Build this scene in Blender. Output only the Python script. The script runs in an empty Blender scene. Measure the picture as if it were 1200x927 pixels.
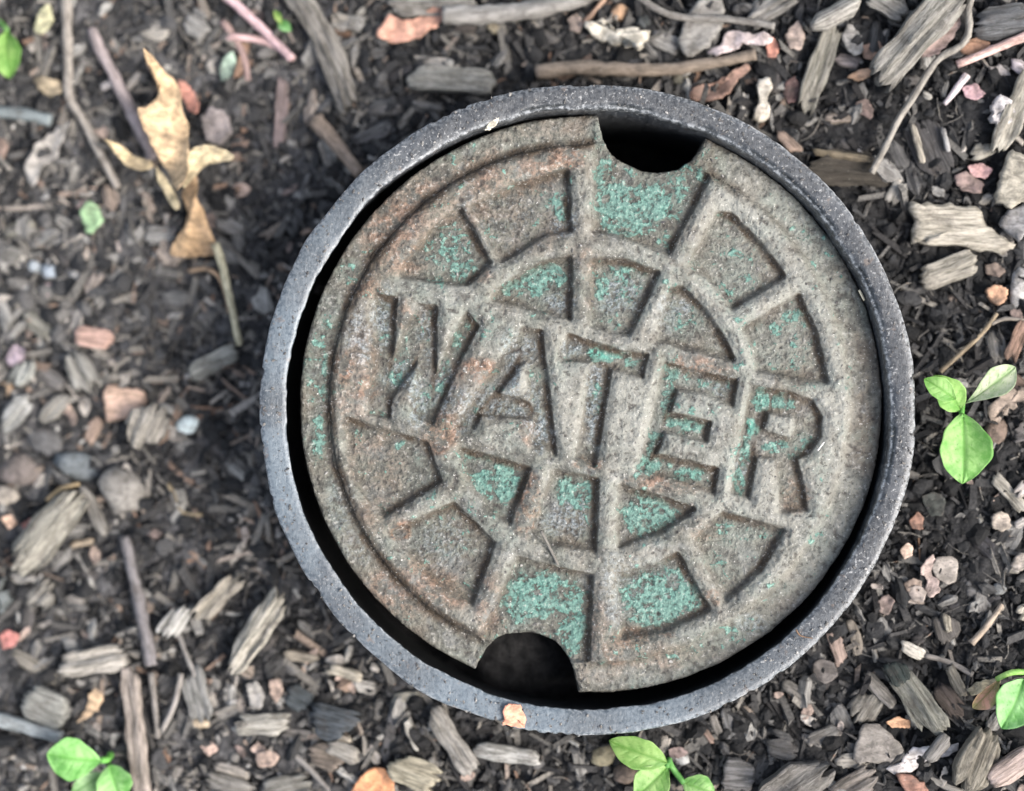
import bpy, math, random
import numpy as np
from mathutils import Vector, Matrix

SC = bpy.context.scene
COL = SC.collection
random.seed(7)
RNG = np.random.default_rng(11)

# ------------------------------------------------------------------ camera, sky, sun, exposure
D = 0.45                 # camera height above the rim of the valve box (m)
S = 4812.0               # picture units (1200 x 927) per metre in the plane of the rim
CX, CY = 600.0, 463.5
cam_d = bpy.data.cameras.new("camera")
cam = bpy.data.objects.new("camera", cam_d)
COL.objects.link(cam)
cam.location = (0, 0, D)
cam.rotation_euler = (0, 0, 0)
cam_d.sensor_width = 36.0
cam_d.lens = 36.0 * D / (1200.0 / S)
cam_d.clip_start = 0.01
cam_d.clip_end = 60.0
cam_d.dof.use_dof = True
cam_d.dof.focus_distance = D + 0.003
cam_d.dof.aperture_fstop = 3.3
SC.camera = cam

SUN_EL, SUN_AZ = math.radians(45), math.radians(-22)      # azimuth from +X, counter-clockwise
w = bpy.data.worlds.new("World")
SC.world = w
w.use_nodes = True
wn = w.node_tree
sky = wn.nodes.new("ShaderNodeTexSky")
sky.sky_type = 'NISHITA'
sky.sun_disc = False
sky.sun_elevation = SUN_EL
sky.sun_rotation = math.radians(90) - SUN_AZ
sky.air_density = 1.0
sky.dust_density = 3.0
soft = wn.nodes.new("ShaderNodeHueSaturation")          # thin cloud: the blue of the sky is half washed out
soft.inputs["Saturation"].default_value = 0.65
wn.links.new(sky.outputs[0], soft.inputs["Color"])
wn.links.new(soft.outputs[0], wn.nodes["Background"].inputs[0])
wn.nodes["Background"].inputs[1].default_value = 0.115
sun_d = bpy.data.lights.new("sun", 'SUN')
sun_d.energy = 1.75
sun_d.angle = math.radians(35)
sun_d.color = (1.0, 0.965, 0.93)
sun = bpy.data.objects.new("sun", sun_d)
COL.objects.link(sun)
sd = Vector((math.cos(SUN_EL) * math.cos(SUN_AZ), math.cos(SUN_EL) * math.sin(SUN_AZ), math.sin(SUN_EL)))
sun.rotation_euler = sd.to_track_quat('Z', 'Y').to_euler()
SC.view_settings.view_transform = 'Standard'
SC.view_settings.look = 'None'
SC.view_settings.gamma = 1.0
SC.view_settings.use_curve_mapping = False
SC.view_settings.exposure = 1.66

# ------------------------------------------------------------------ helpers
def lin(c):
    return tuple(((v / 255.0) / 12.92 if v / 255.0 <= 0.04045 else ((v / 255.0 + 0.055) / 1.055) ** 2.4) for v in c)

def _hash(ix, iy, seed):
    h = (ix.astype(np.int64) * 374761393 + iy.astype(np.int64) * 668265263 + seed * 1442695041) & 0xffffffff
    h = ((h ^ (h >> 13)) * 1274126177) & 0xffffffff
    h = h ^ (h >> 16)
    return (h & 0xffff) / 65535.0

def vnoise(x, y, seed=0):
    ix, iy = np.floor(x), np.floor(y)
    fx, fy = x - ix, y - iy
    fx = fx * fx * fx * (fx * (fx * 6 - 15) + 10)
    fy = fy * fy * fy * (fy * (fy * 6 - 15) + 10)
    a, b = _hash(ix, iy, seed), _hash(ix + 1, iy, seed)
    c, d = _hash(ix, iy + 1, seed), _hash(ix + 1, iy + 1, seed)
    return (a * (1 - fx) + b * fx) * (1 - fy) + (c * (1 - fx) + d * fx) * fy * 1.0

def fbm(x, y, octs=4, seed=0, gain=0.5):
    s, a, t = 0.0, 1.0, 0.0
    for o in range(octs):
        s = s + a * (vnoise(x * 2 ** o + 17.3 * o, y * 2 ** o - 9.1 * o, seed + o) * 2 - 1)
        t += a
        a *= gain
    return s / t

def smooth(a, b, x):
    t = np.clip((x - a) / (b - a), 0, 1)
    return t * t * (3 - 2 * t)

def poly_sdf(u, v, pts):
    pts = np.asarray(pts, float)
    d = np.full(u.shape, 1e9)
    inside = np.zeros(u.shape, bool)
    n = len(pts)
    for i in range(n):
        a, b = pts[i], pts[(i + 1) % n]
        e = b - a
        wx, wy = u - a[0], v - a[1]
        t = np.clip((wx * e[0] + wy * e[1]) / max(e @ e, 1e-9), 0, 1)
        d = np.minimum(d, (wx - e[0] * t) ** 2 + (wy - e[1] * t) ** 2)
        c = ((a[1] <= v) & (b[1] > v)) | ((b[1] <= v) & (a[1] > v))
        with np.errstate(divide='ignore', invalid='ignore'):
            xi = a[0] + (v - a[1]) / (e[1] if abs(e[1]) > 1e-9 else 1e-9) * e[0]
        inside ^= c & (u < xi)
    d = np.sqrt(d)
    return np.where(inside, -d, d)

def mesh_obj(name, verts, faces, mat, parent=None, smooth_faces=True, flat_from=None):
    me = bpy.data.meshes.new(name)
    me.from_pydata([tuple(v) for v in verts], [], [tuple(f) for f in faces])
    sm = np.full(len(me.polygons), bool(smooth_faces))
    if flat_from is not None:
        sm[flat_from:] = False
    me.polygons.foreach_set("use_smooth", sm)
    me.materials.append(mat)
    o = bpy.data.objects.new(name, me)
    COL.objects.link(o)
    if parent is not None:
        o.parent = parent
    return o

def fast_mesh(name, verts, quads, mat, smooth_faces=True, tri=False):
    n = 3 if tri else 4
    me = bpy.data.meshes.new(name)
    verts = np.ascontiguousarray(verts, dtype=np.float32)
    quads = np.ascontiguousarray(quads, dtype=np.int32)
    me.vertices.add(len(verts))
    me.vertices.foreach_set("co", verts.ravel())
    me.loops.add(quads.size)
    me.loops.foreach_set("vertex_index", quads.ravel())
    me.polygons.add(len(quads))
    me.polygons.foreach_set("loop_start", np.arange(0, quads.size, n, dtype=np.int32))
    me.polygons.foreach_set("use_smooth", np.full(len(quads), bool(smooth_faces)))
    me.update(calc_edges=True)
    me.validate()
    me.materials.append(mat)
    o = bpy.data.objects.new(name, me)
    COL.objects.link(o)
    return o

def attr(o, name, vals):
    a = o.data.attributes.new(name, 'FLOAT', 'POINT')
    a.data.foreach_set("value", np.ascontiguousarray(vals, dtype=np.float32))

def tag(o, label, cat, group=None):
    o['label'] = label
    o['category'] = cat
    if group:
        o['group'] = group
    return o

# ------------------------------------------------------------------ terrain
RC = ((689 - CX) / S, (CY - 480) / S)             # centre of the valve box
R_OUT, R_IN = 385 / S, 354 / S

def macro(x, y):
    x, y = np.asarray(x, float), np.asarray(y, float)
    xn = np.tanh(x / 0.125 / 1.6) * 1.6
    yn = np.tanh(y / 0.125 / 1.6) * 1.6
    z = -0.0275 + 0.0145 * xn - 0.0062 * yn
    z = z + 0.0022 * fbm(x * 28 + 3, y * 28, 2, 5) + 0.004 * fbm(x * 9, y * 9, 2, 8)
    r = np.hypot(x - RC[0], y - RC[1]) - R_OUT
    bank = np.exp(-np.maximum(r, 0) / 0.005) * (0.0028 + 0.0035 * fbm(x * 60 + 9, y * 60, 2, 12))
    return np.minimum(z + np.maximum(bank, 0), -0.0055)

def gz(x, y):
    return float(macro(np.array([x]), np.array([y]))[0])

def to_ground(u, v, lift=0.0):
    z = -0.03
    for _ in range(5):
        x, y = (u - CX) / S * (D - z) / D, (CY - v) / S * (D - z) / D
        z = gz(x, y) + lift
    return Vector((x, y, z))

def at(u, v, z):
    return Vector(((u - CX) / S * (D - z) / D, (CY - v) / S * (D - z) / D, z))

# ------------------------------------------------------------------ materials
class NT:
    def __init__(self, name):
        self.m = bpy.data.materials.new(name)
        self.m.use_nodes = True
        self.t = self.m.node_tree
        self.b = self.t.nodes["Principled BSDF"]
    def n(self, typ, **kw):
        nd = self.t.nodes.new(typ)
        for k, v in kw.items():
            setattr(nd, k, v)
        return nd
    def l(self, a, b):
        self.t.links.new(a, b)
    def val(self, sock, v):
        if hasattr(v, "is_linked"):
            self.l(v, sock)
        else:
            sock.default_value = v
    def noise(self, vec, scale, detail=4, rough=0.6, dist=0.0):
        nd = self.n("ShaderNodeTexNoise")
        self.l(vec, nd.inputs["Vector"])
        nd.inputs["Scale"].default_value = scale
        nd.inputs["Detail"].default_value = detail
        nd.inputs["Roughness"].default_value = rough
        nd.inputs["Distortion"].default_value = dist
        return nd.outputs["Fac"]
    def ramp(self, fac, a, b, va=0.0, vb=1.0):
        nd = self.n("ShaderNodeMapRange", interpolation_type='SMOOTHSTEP')
        self.l(fac, nd.inputs[0])
        nd.inputs[1].default_value, nd.inputs[2].default_value = a, b
        nd.inputs[3].default_value, nd.inputs[4].default_value = va, vb
        return nd.outputs[0]
    def math(self, op, a, b=0.0, clamp=False):
        nd = self.n("ShaderNodeMath", operation=op, use_clamp=clamp)
        self.val(nd.inputs[0], a)
        self.val(nd.inputs[1], b)
        return nd.outputs[0]
    def mix(self, fac, a, b, mode='MIX'):
        nd = self.n("ShaderNodeMix", data_type='RGBA', blend_type=mode)
        self.val(nd.inputs[0], fac)
        for s, v in ((nd.inputs[6], a), (nd.inputs[7], b)):
            if hasattr(v, "is_linked"):
                self.l(v, s)
            else:
                s.default_value = (*v[:3], 1)
        return nd.outputs[2]
    def bump(self, h, strength, dist, normal=None):
        nd = self.n("ShaderNodeBump")
        nd.inputs["Strength"].default_value = strength
        nd.inputs["Distance"].default_value = dist
        self.l(h, nd.inputs["Height"])
        if normal is not None:
            self.l(normal, nd.inputs["Normal"])
        return nd.outputs[0]
    def attr(self, name):
        return self.n("ShaderNodeAttribute", attribute_name=name).outputs["Fac"]
    def obj(self):
        return self.n("ShaderNodeTexCoord").outputs["Object"]
    def done(self, color, rough, normal=None, spec=0.4):
        self.val(self.b.inputs["Base Color"], color if hasattr(color, "is_linked") else (*color, 1))
        self.val(self.b.inputs["Roughness"], rough)
        self.b.inputs["Specular IOR Level"].default_value = spec
        if normal is not None:
            self.l(normal, self.b.inputs["Normal"])
        return self.m

def mat_organic(name, stretch, contrast, fine, bump, rough=0.85, spec=0.25, mott=0.5):
    """Wood, bark, dry leaf: the colour comes from the object, the grain runs along its own X axis."""
    k = NT(name)
    oi = k.n("ShaderNodeObjectInfo")
    mp = k.n("ShaderNodeMapping")
    k.l(k.obj(), mp.inputs["Vector"])
    mp.inputs["Scale"].default_value = stretch
    off = k.n("ShaderNodeVectorMath", operation='SCALE')
    off.inputs[0].default_value = (37.0, 11.0, 23.0)
    k.l(oi.outputs["Random"], off.inputs["Scale"])
    k.l(off.outputs[0], mp.inputs["Location"])
    g = k.noise(mp.outputs[0], fine, 6, 0.7, 0.6)
    g2 = k.noise(mp.outputs[0], fine * 3.1, 3, 0.7)
    iso = k.n("ShaderNodeVectorMath", operation='ADD')
    k.l(k.obj(), iso.inputs[0])
    k.l(off.outputs[0], iso.inputs[1])
    m = k.noise(iso.outputs[0], 230, 5, 0.65)
    sp = k.noise(iso.outputs[0], 1500, 3, 0.6)
    c = oi.outputs["Color"]
    dark = k.mix(1.0, c, (1 - contrast, 1 - contrast, 1 - contrast * 1.06), 'MULTIPLY')
    lite = k.mix(1.0, c, (1 + contrast * .55, 1 + contrast * .55, 1 + contrast * .5), 'MULTIPLY')
    col = k.mix(k.ramp(g, 0.34, 0.64), dark, lite)
    col = k.mix(k.ramp(g2, 0.60, 0.72, 0, 0.55), col, (0.03, 0.026, 0.022))
    col = k.mix(k.ramp(m, 0.46, 0.70, 0, mott), col, (0.055, 0.045, 0.037))
    col = k.mix(k.ramp(sp, 0.66, 0.74, 0, 0.75), col, (0.022, 0.019, 0.017))
    col = k.mix(k.ramp(sp, 0.34, 0.26, 0, 0.35), col, (0.42, 0.39, 0.35))
    h = k.math('ADD', k.math('MULTIPLY', g, 1.0), k.math('MULTIPLY', g2, 0.45))
    return k.done(col, rough, k.bump(h, bump, 0.0007), spec)

MAT_WOOD = mat_organic("weathered_wood", (0.12, 1.0, 1.0), 0.54, 980, 1.0)
MAT_BARK = mat_organic("twig_bark", (0.22, 1.0, 1.0), 0.38, 800, 0.5)
MAT_DRY = mat_organic("dry_leaf", (0.6, 1.0, 1.0), 0.46, 480, 0.7, 0.7, 0.35, 0.6)
MAT_STONE = mat_organic("pebble_stone", (1, 1, 1), 0.4, 600, 0.9, 0.85, 0.25, 0.6)

def mat_green():
    k = NT("seedling_leaf_green")
    oi = k.n("ShaderNodeObjectInfo")
    n1 = k.noise(k.obj(), 260, 4, 0.6)
    n2 = k.noise(k.obj(), 1500, 3, 0.6)
    vein = k.attr("vein")
    c = oi.outputs["Color"]
    col = k.mix(k.ramp(n1, 0.35, 0.68), k.mix(1, c, (0.55, 0.70, 0.5), 'MULTIPLY'), k.mix(1, c, (1.4, 1.15, 1.5), 'MULTIPLY'))
    col = k.mix(k.math('MULTIPLY', vein, 0.85), col, k.mix(1, c, (0.55, 0.70, 0.42), 'MULTIPLY'))
    col = k.mix(k.ramp(n2, 0.64, 0.72, 0, 0.6), col, (0.06, 0.06, 0.035))
    m = k.done(col, 0.6, k.bump(k.math('ADD', n1, k.math('MULTIPLY', vein, -0.6)), 0.3, 0.0006), 0.45)
    k.b.inputs["Subsurface Weight"].default_value = 0.0
    tr = k.n("ShaderNodeBsdfTranslucent")
    k.l(col, tr.inputs[0])
    mx = k.n("ShaderNodeMixShader")
    mx.inputs[0].default_value = 0.28
    out = k.t.nodes["Material Output"]
    k.l(k.b.outputs[0], mx.inputs[1])
    k.l(tr.outputs[0], mx.inputs[2])
    k.l(mx.outputs[0], out.inputs[0])
    return m
MAT_GREEN = mat_green()

def mat_soil():
    k = NT("dark_mulch_soil")
    v = k.obj()
    a = k.noise(v, 42, 5, 0.6)
    b = k.noise(v, 420, 6, 0.7)
    c = k.noise(v, 1700, 4, 0.7)
    dusty = k.attr("dusty")
    base = k.mix(k.ramp(b, 0.36, 0.66), (0.0080, 0.0078, 0.0078), (0.036, 0.034, 0.033))
    grey = k.mix(k.ramp(b, 0.36, 0.64), (0.046, 0.044, 0.044), (0.175, 0.167, 0.163))
    f = k.math('MULTIPLY', dusty, k.ramp(a, 0.30, 0.66, 0.25, 1.0))
    col = k.mix(f, base, grey)
    col = k.mix(k.ramp(c, 0.66, 0.76, 0, 0.8), col, (0.17, 0.155, 0.14))
    col = k.mix(k.ramp(c, 0.36, 0.28, 0, 0.7), col, (0.006, 0.005, 0.005))
    r = k.ramp(c, 0.3, 0.7, 0.55, 0.95)
    h = k.math('ADD', b, k.math('MULTIPLY', c, 0.5))
    return k.done(col, r, k.bump(h, 0.9, 0.0016), 0.35)
MAT_SOIL = mat_soil()

def mat_crumb(name, ramp_stops, rough=0.85):
    k = NT(name)
    t = k.attr("tone")
    cr = k.n("ShaderNodeValToRGB")
    els = cr.color_ramp.elements
    while len(els) < len(ramp_stops):
        els.new(0.5)
    for e, (p, c) in zip(els, ramp_stops):
        e.position = p
        e.color = (*c, 1)
    k.l(t, cr.inputs[0])
    n1 = k.noise(k.obj(), 1300, 4, 0.7)
    col = k.mix(k.ramp(n1, 0.35, 0.65), k.mix(1, cr.outputs[0], (0.5, 0.5, 0.5), 'MULTIPLY'), cr.outputs[0])
    return k.done(col, rough, k.bump(n1, 0.6, 0.0006), 0.3)

def mat_box():
    k = NT("dark_iron_rim")
    v = k.obj()
    a = k.noise(v, 60, 4, 0.6)
    b = k.noise(v, 900, 5, 0.72)
    c = k.noise(v, 2600, 3, 0.7)
    mp = k.n("ShaderNodeMapping")
    mp.inputs["Rotation"].default_value = (0, 0, math.radians(35))
    mp.inputs["Scale"].default_value = (1.0, 0.16, 1.0)
    k.l(v, mp.inputs["Vector"])
    st = k.noise(mp.outputs[0], 1300, 4, 0.7)
    sheen_clean = k.attr("sheen_clean")
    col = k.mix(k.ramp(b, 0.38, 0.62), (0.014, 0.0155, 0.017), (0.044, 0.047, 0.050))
    col = k.mix(k.math('MULTIPLY', sheen_clean, 0.85), col, k.mix(k.ramp(b, 0.36, 0.64), (0.084, 0.106, 0.122), (0.122, 0.150, 0.169)))  # pale blue sky sheen towards the lower left, painted into the colour
    col = k.mix(k.ramp(a, 0.54, 0.66, 0, 0.55), col, (0.045, 0.050, 0.056))
    d = k.noise(v, 1150, 3, 0.65)
    dust = k.math('MULTIPLY', k.ramp(d, 0.57, 0.66), k.ramp(a, 0.40, 0.60, 0.3, 1.0))
    col = k.mix(k.math('MULTIPLY', dust, k.ramp(sheen_clean, 0, 1, 0.7, 0.03)), col, (0.33, 0.325, 0.31))
    rs = k.noise(v, 190, 4, 0.65)
    col = k.mix(k.ramp(rs, 0.63, 0.70, 0, 0.6), col, (0.105, 0.074, 0.054))
    col = k.mix(k.math('MULTIPLY', k.ramp(d, 0.31, 0.25, 0, 0.5), k.ramp(sheen_clean, 0, 0.5, 1.0, 0.0)), col, (0.012, 0.012, 0.013))
    edge = k.attr("edge")
    col = k.mix(k.math('MULTIPLY', edge, k.ramp(b, 0.44, 0.58, 0.1, 0.9)), col, (0.42, 0.43, 0.43))  # whitish glint where the rounded lips catch light, painted into the colour
    r = k.math("ADD", k.ramp(b, 0.3, 0.7, 0.30, 0.55), k.math("MULTIPLY", sheen_clean, -0.06))
    h = k.math('ADD', k.math('ADD', k.math('MULTIPLY', b, 0.8), k.math('MULTIPLY', c, 0.45)), k.math('MULTIPLY', st, 0.7))
    return k.done(col, r, k.bump(h, 0.30, 0.0005), 0.7)
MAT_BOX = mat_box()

def mat_lid():
    k = NT("rusty_cast_iron_with_green_paint")
    v = k.obj()
    big = k.noise(v, 75, 4, 0.6)
    mid = k.noise(v, 300, 5, 0.68)
    flk = k.noise(v, 330, 5, 0.62, 1.0)
    gr = k.noise(v, 820, 3, 0.6)
    fin = k.noise(v, 1500, 3, 0.65)
    paint, rust, pale, crud, blue, pit, low = (k.attr(n) for n in ("paint", "rust", "pale", "crud", "blue", "pit", "low"))
    c = k.mix(k.ramp(mid, 0.34, 0.66), (0.052, 0.050, 0.041), (0.172, 0.166, 0.137))
    c = k.mix(k.ramp(big, 0.44, 0.62, 0, 0.55), c, (0.120, 0.090, 0.064))
    c = k.mix(k.ramp(k.noise(v, 130, 4, 0.6, 0.4), 0.52, 0.66, 0, 0.5), c, (0.165, 0.163, 0.152))
    c = k.mix(k.math('MULTIPLY', low, k.ramp(mid, 0.3, 0.6, 0.25, 0.05)), c, (0.082, 0.074, 0.062))
    c = k.mix(k.math('MULTIPLY', pale, k.ramp(mid, 0.25, 0.6, 0.45, 1.0)), c, (0.234, 0.230, 0.197))
    rf = k.math('MULTIPLY', rust, k.ramp(mid, 0.40, 0.56))
    c = k.mix(k.math('MULTIPLY', rf, 0.8, True), c, k.mix(k.ramp(gr, 0.4, 0.62), (0.090, 0.050, 0.031), (0.225, 0.125, 0.078)))
    bf = k.math('MULTIPLY', k.math('MULTIPLY', blue, 0.75), k.ramp(gr, 0.42, 0.56))
    c = k.mix(k.math('MULTIPLY', bf, 0.85, True), c, k.mix(k.ramp(fin, 0.4, 0.6), (0.050, 0.068, 0.076), (0.27, 0.31, 0.325)))
    # paint survives as flakes with clear limits
    pn = k.math('ADD', k.math('ADD', k.math('MULTIPLY', flk, 2.4), k.math('MULTIPLY', mid, 2.4)), k.math('MULTIPLY', gr, 0.9))
    pf = k.ramp(k.math('SUBTRACT', k.math('ADD', paint, pn), 3.60), 0.0, 0.16)
    pc = k.mix(k.ramp(gr, 0.38, 0.64), (0.050, 0.130, 0.106), (0.140, 0.300, 0.238))
    pc = k.mix(k.ramp(paint, 1.0, 1.3, 0, 0.7), pc, (0.090, 0.385, 0.285))
    c = k.mix(k.math('MULTIPLY', pf, 0.86), c, pc)
    c = k.mix(k.math('MULTIPLY', paint, k.ramp(mid, 0.38, 0.60, 0.08, 0.5)), c, (0.115, 0.180, 0.150))
    c = k.mix(k.math('MULTIPLY', crud, k.ramp(mid, 0.25, 0.58, 0.6, 1.0), True), c, (0.050, 0.035, 0.021))
    # pits and bright grains
    c = k.mix(k.math('MULTIPLY', pit, k.ramp(gr, 0.35, 0.6, 0.75, 0.25)), c, (0.050, 0.043, 0.037))
    c = k.mix(k.ramp(gr, 0.41, 0.32, 0, 0.6), c, (0.040, 0.035, 0.031))
    c = k.mix(k.ramp(gr, 0.60, 0.68, 0, 0.42), c, (0.40, 0.38, 0.335))
    c = k.mix(k.ramp(fin, 0.66, 0.73, 0, 0.8), c, (0.62, 0.60, 0.55))
    c = k.mix(k.ramp(fin, 0.38, 0.31, 0, 0.7), c, (0.03, 0.027, 0.025))
    h = k.math('ADD', k.math('MULTIPLY', mid, 0.8), k.math('ADD', k.math('MULTIPLY', gr, 0.6), k.math('MULTIPLY', fin, 0.25)))
    h = k.math('ADD', k.math('MULTIPLY', h, k.math('ADD', 0.55, k.math('MULTIPLY', low, 0.45))), k.math('MULTIPLY', pf, 0.12))
    r = k.ramp(gr, 0.35, 0.62, 0.9, 0.55)
    return k.done(c, r, k.bump(h, 1.0, 0.0014), 0.4)
MAT_LID = mat_lid()

# ------------------------------------------------------------------ setting: the ground
def build_ground():
    fine = np.arange(-0.165, 0.1651, 0.00085)
    out = 0.165 + np.cumsum(0.0012 * 1.13 ** np.arange(44))
    xs = np.concatenate([-out[::-1], fine, out])
    ys = xs[(np.abs(xs) < 0.14) | (np.abs(xs) > 0.0)]
    X, Y = np.meshgrid(xs, ys)
    Z = macro(X, Y)
    near = smooth(0.30, 0.17, np.hypot(X, Y))
    det = 0.0018 * fbm(X * 120, Y * 120, 3, 21) + 0.0016 * np.abs(fbm(X * 330, Y * 330, 3, 31)) + 0.0007 * fbm(X * 800, Y * 800, 2, 41)
    Z = Z + det * (0.35 + 0.65 * near)
    r = np.hypot(X - RC[0], Y - RC[1])
    Z = np.where(r < R_OUT - 0.0025, -0.060 + 0.0405 * np.exp(-((X - RC[0] + 0.0148) / 0.03) ** 2 - ((Y - RC[1] + 0.062) / 0.022) ** 2) + 0.004 * fbm(X * 90, Y * 90, 3, 3), Z)
    ny, nx = X.shape
    idx = np.arange(ny * nx).reshape(ny, nx)
    q = np.stack([idx[:-1, :-1], idx[:-1, 1:], idx[1:, 1:], idx[1:, :-1]], -1).reshape(-1, 4)
    o = fast_mesh("ground", np.stack([X, Y, Z], -1).reshape(-1, 3), q, MAT_SOIL)
    U, V = X * S + CX, CY - Y * S
    d = 0.85 * smooth(620, 160, U) + 0.5 * np.exp(-((U - 250) / 190) ** 2 - ((V - 40) / 150) ** 2) \
        + 0.25 * np.exp(-((U - 460) / 150) ** 2 - ((V - 870) / 70) ** 2)
    attr(o, "dusty", np.clip(d, 0, 1).ravel())
    o['kind'] = 'structure'
    o['label'] = 'dark crumbly mulch soil'
    return o
build_ground()

# ------------------------------------------------------------------ the valve box (ring of dark iron)
def build_box():
    n = 720
    th = np.linspace(0, 2 * np.pi, n, endpoint=False)
    ru, rw = R_OUT, R_IN
    px = 1.0 / S
    prof = [  # (r, z, edge)
        (ru - 1 * px, -0.120, 0), (ru - 0.5 * px, -0.012, 0), (ru, -0.0011, 0.1), (ru - 1.2 * px, -0.00035, 0.75), (ru - 3.0 * px, 0.0, 0.25),
        (ru - 8 * px, 0.0001, 0), (ru - 14 * px, 0.0, 0), (ru - 20 * px, -0.0001, 0), (ru - 25 * px, -0.0002, 0), (rw + 2.2 * px, -0.0003, 0.1),
        (rw + 0.8 * px, -0.0005, 0.6), (rw + 0.2 * px, -0.0010, 0.15), (rw + 3.5 * px, -0.0032, 0), (rw + 12 * px, -0.02, 0), (rw + 16 * px, -0.05, 0), (rw + 16 * px, -0.115, 0)]
    up = [0] * 9 + [3.5, 2.0, 0.5, -3.5, -11.0, -15.0, -15.0]      # towards the upper right the lip is worn round and the wall stands plumb
    verts, edge = [], []
    c, s = np.cos(th), np.sin(th)
    for j, (r, z, e) in enumerate(prof):
        jag = 0.0
        if 1 <= j <= 4:
            jag = px * (2.4 * fbm(c * 6, s * 6, 2, 3) + 0.45 * fbm(c * 60, s * 60, 2, 7) - 2.0 * smooth(0.42, 0.62, fbm(c * 26, s * 26, 2, 9)))
            if j > 2:
                jag = jag * (1 if j == 3 else 0.8)
        if 9 <= j <= 12:
            jag = px * (2.2 * fbm(c * 7 + 4, s * 7, 2, 13) + 1.1 * fbm(c * 50, s * 50, 2, 17))
        rr = r + jag + px * up[j] * smooth(-0.25, 0.75, c * 0.62 + s * 0.78)
        zz = z + 0.00016 * fbm(c * 22 + j * .35, s * 22 + j * .35, 3, 5) * (j < 12)
        verts.append(np.stack([RC[0] + rr * c, RC[1] + rr * s * 0.9955, np.broadcast_to(zz, c.shape)], -1))
        edge.append(np.clip(e + 0.0 * c, 0, 1))
    m = len(prof)
    V = np.concatenate(verts)
    i = np.arange(n)
    q = []
    for j in range(m - 1):
        a = j * n + i
        b = j * n + (i + 1) % n
        q.append(np.stack([a, b, b + n, a + n], -1))
    a = (m - 1) * n + i
    b = (m - 1) * n + (i + 1) % n
    q.append(np.stack([a, b, (i + 1) % n, i], -1))
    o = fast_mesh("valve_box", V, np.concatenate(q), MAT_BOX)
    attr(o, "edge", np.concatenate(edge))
    cl = smooth(-0.35, 0.75, -0.75 * c - 0.66 * s) * np.clip(0.85 + 0.8 * fbm(c * 5, s * 5, 3, 91), 0.2, 1)  # mask of the painted sheen at lower left; dust specks thin out there
    attr(o, "sheen_clean", np.concatenate([cl if z > -0.0012 else cl * 0 for (r, z, e) in prof]))
    return tag(o, "dark grey iron pipe rim standing in the soil around the WATER cover", "valve box")
build_box()

# ------------------------------------------------------------------ the WATER cover: one casting, relief from traced outlines
PANELS = [
    [(480, 303), (508, 270), (539, 245), (572, 307), (547, 331), (497, 326), (472, 322)],
    [(556, 243), (600, 220), (664, 201), (667, 268), (640, 272), (600, 297), (588, 303)],
    [(700, 140), (698, 268), (725, 272), (784, 294), (829, 208), (836, 160), (790, 100), (700, 100)],
    [(843, 250), (856, 252), (890, 284), (918, 322), (859, 359), (838, 330), (811, 310)],
    [(875, 386), (936, 347), (955, 388), (969, 447), (930, 440), (890, 432), (884, 404)],
    [(667, 303), (667, 372), (625, 359), (579, 348), (603, 327), (637, 309)],
    [(696, 305), (732, 307), (770, 320), (737, 391), (695, 380)],
    [(788, 341), (800, 339), (825, 364), (848, 398), (859, 420), (815, 408), (774, 397)],
    [(406, 493), (458, 508), (498, 520), (515, 563), (449, 603), (424, 570), (410, 530)],
    [(531, 592), (577, 637), (552, 707), (500, 672), (462, 625)],
    [(608, 656), (650, 668), (692, 676), (688, 775), (688, 860), (560, 860), (562, 770), (576, 728)],
    [(725, 675), (762, 667), (794, 651), (830, 715), (780, 737), (731, 745)],
    [(849, 603), (918, 622), (890, 668), (852, 703), (818, 632)],
    [(541, 529), (575, 537), (619, 550), (596, 612), (572, 592), (552, 563)],
    [(650, 554), (699, 563), (696, 643), (643, 634), (627, 622)],
    [(728, 571), (812, 597), (777, 621), (727, 639)],
]
LETTERS = [
    [(442, 346), (463, 350), (459, 428), (456, 489), (431, 484), (437, 430)],                                    # W
    [(491, 357), (510, 360), (508, 396), (488, 424), (457, 468), (446, 486), (436, 476), (457, 428)],
    [(492, 358), (510, 359), (510, 438), (513, 478), (506, 496), (489, 486), (493, 432), (487, 420)],
    [(547, 368), (559, 381), (544, 412), (514, 477), (506, 497), (490, 486), (511, 438)],
    [(614, 386), (630, 390), (605, 431), (582, 463), (562, 487), (555, 502), (539, 498), (570, 446), (598, 410)],  # A
    [(614, 386), (634, 388), (642, 457), (651, 532), (642, 524), (627, 516), (624, 471), (617, 424), (606, 428)],
    [(580, 461), (626, 474), (628, 491), (560, 485)],
    [(667, 393), (730, 413), (759, 416), (753, 441), (716, 430), (700, 423), (661, 421)],                         # T
    [(697, 418), (717, 428), (697, 545), (677, 535)],
    [(780, 427), (798, 432), (794, 456), (784, 486), (779, 505), (768, 534), (762, 553), (752, 549)],             # E
    [(781, 426), (824, 438), (864, 446), (858, 474), (830, 462), (791, 455)],
    [(783, 484), (833, 495), (828, 517), (777, 504)],
    [(768, 533), (805, 541), (841, 551), (837, 578), (800, 564), (753, 550)],
    [(882, 453), (899, 472), (891, 508), (886, 536), (878, 584), (859, 575), (870, 520)],                         # R
    [(928, 530), (935, 542), (941, 570), (945, 598), (917, 599), (914, 560), (912, 530)],
]
R_BOWL = [(883, 453), (931, 462), (952, 471), (963, 489), (961, 512), (948, 530), (928, 538), (888, 534)]
R_HOLE = [(900, 482), (930, 487), (936, 500), (928, 515), (912, 511), (894, 505)]
NOTCH_TOP = [(701, 100), (702, 138), (706, 160), (713, 173), (722, 182), (745, 196), (771, 201), (794, 197), (812, 186), (823, 172), (829, 160), (870, 100)]
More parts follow.
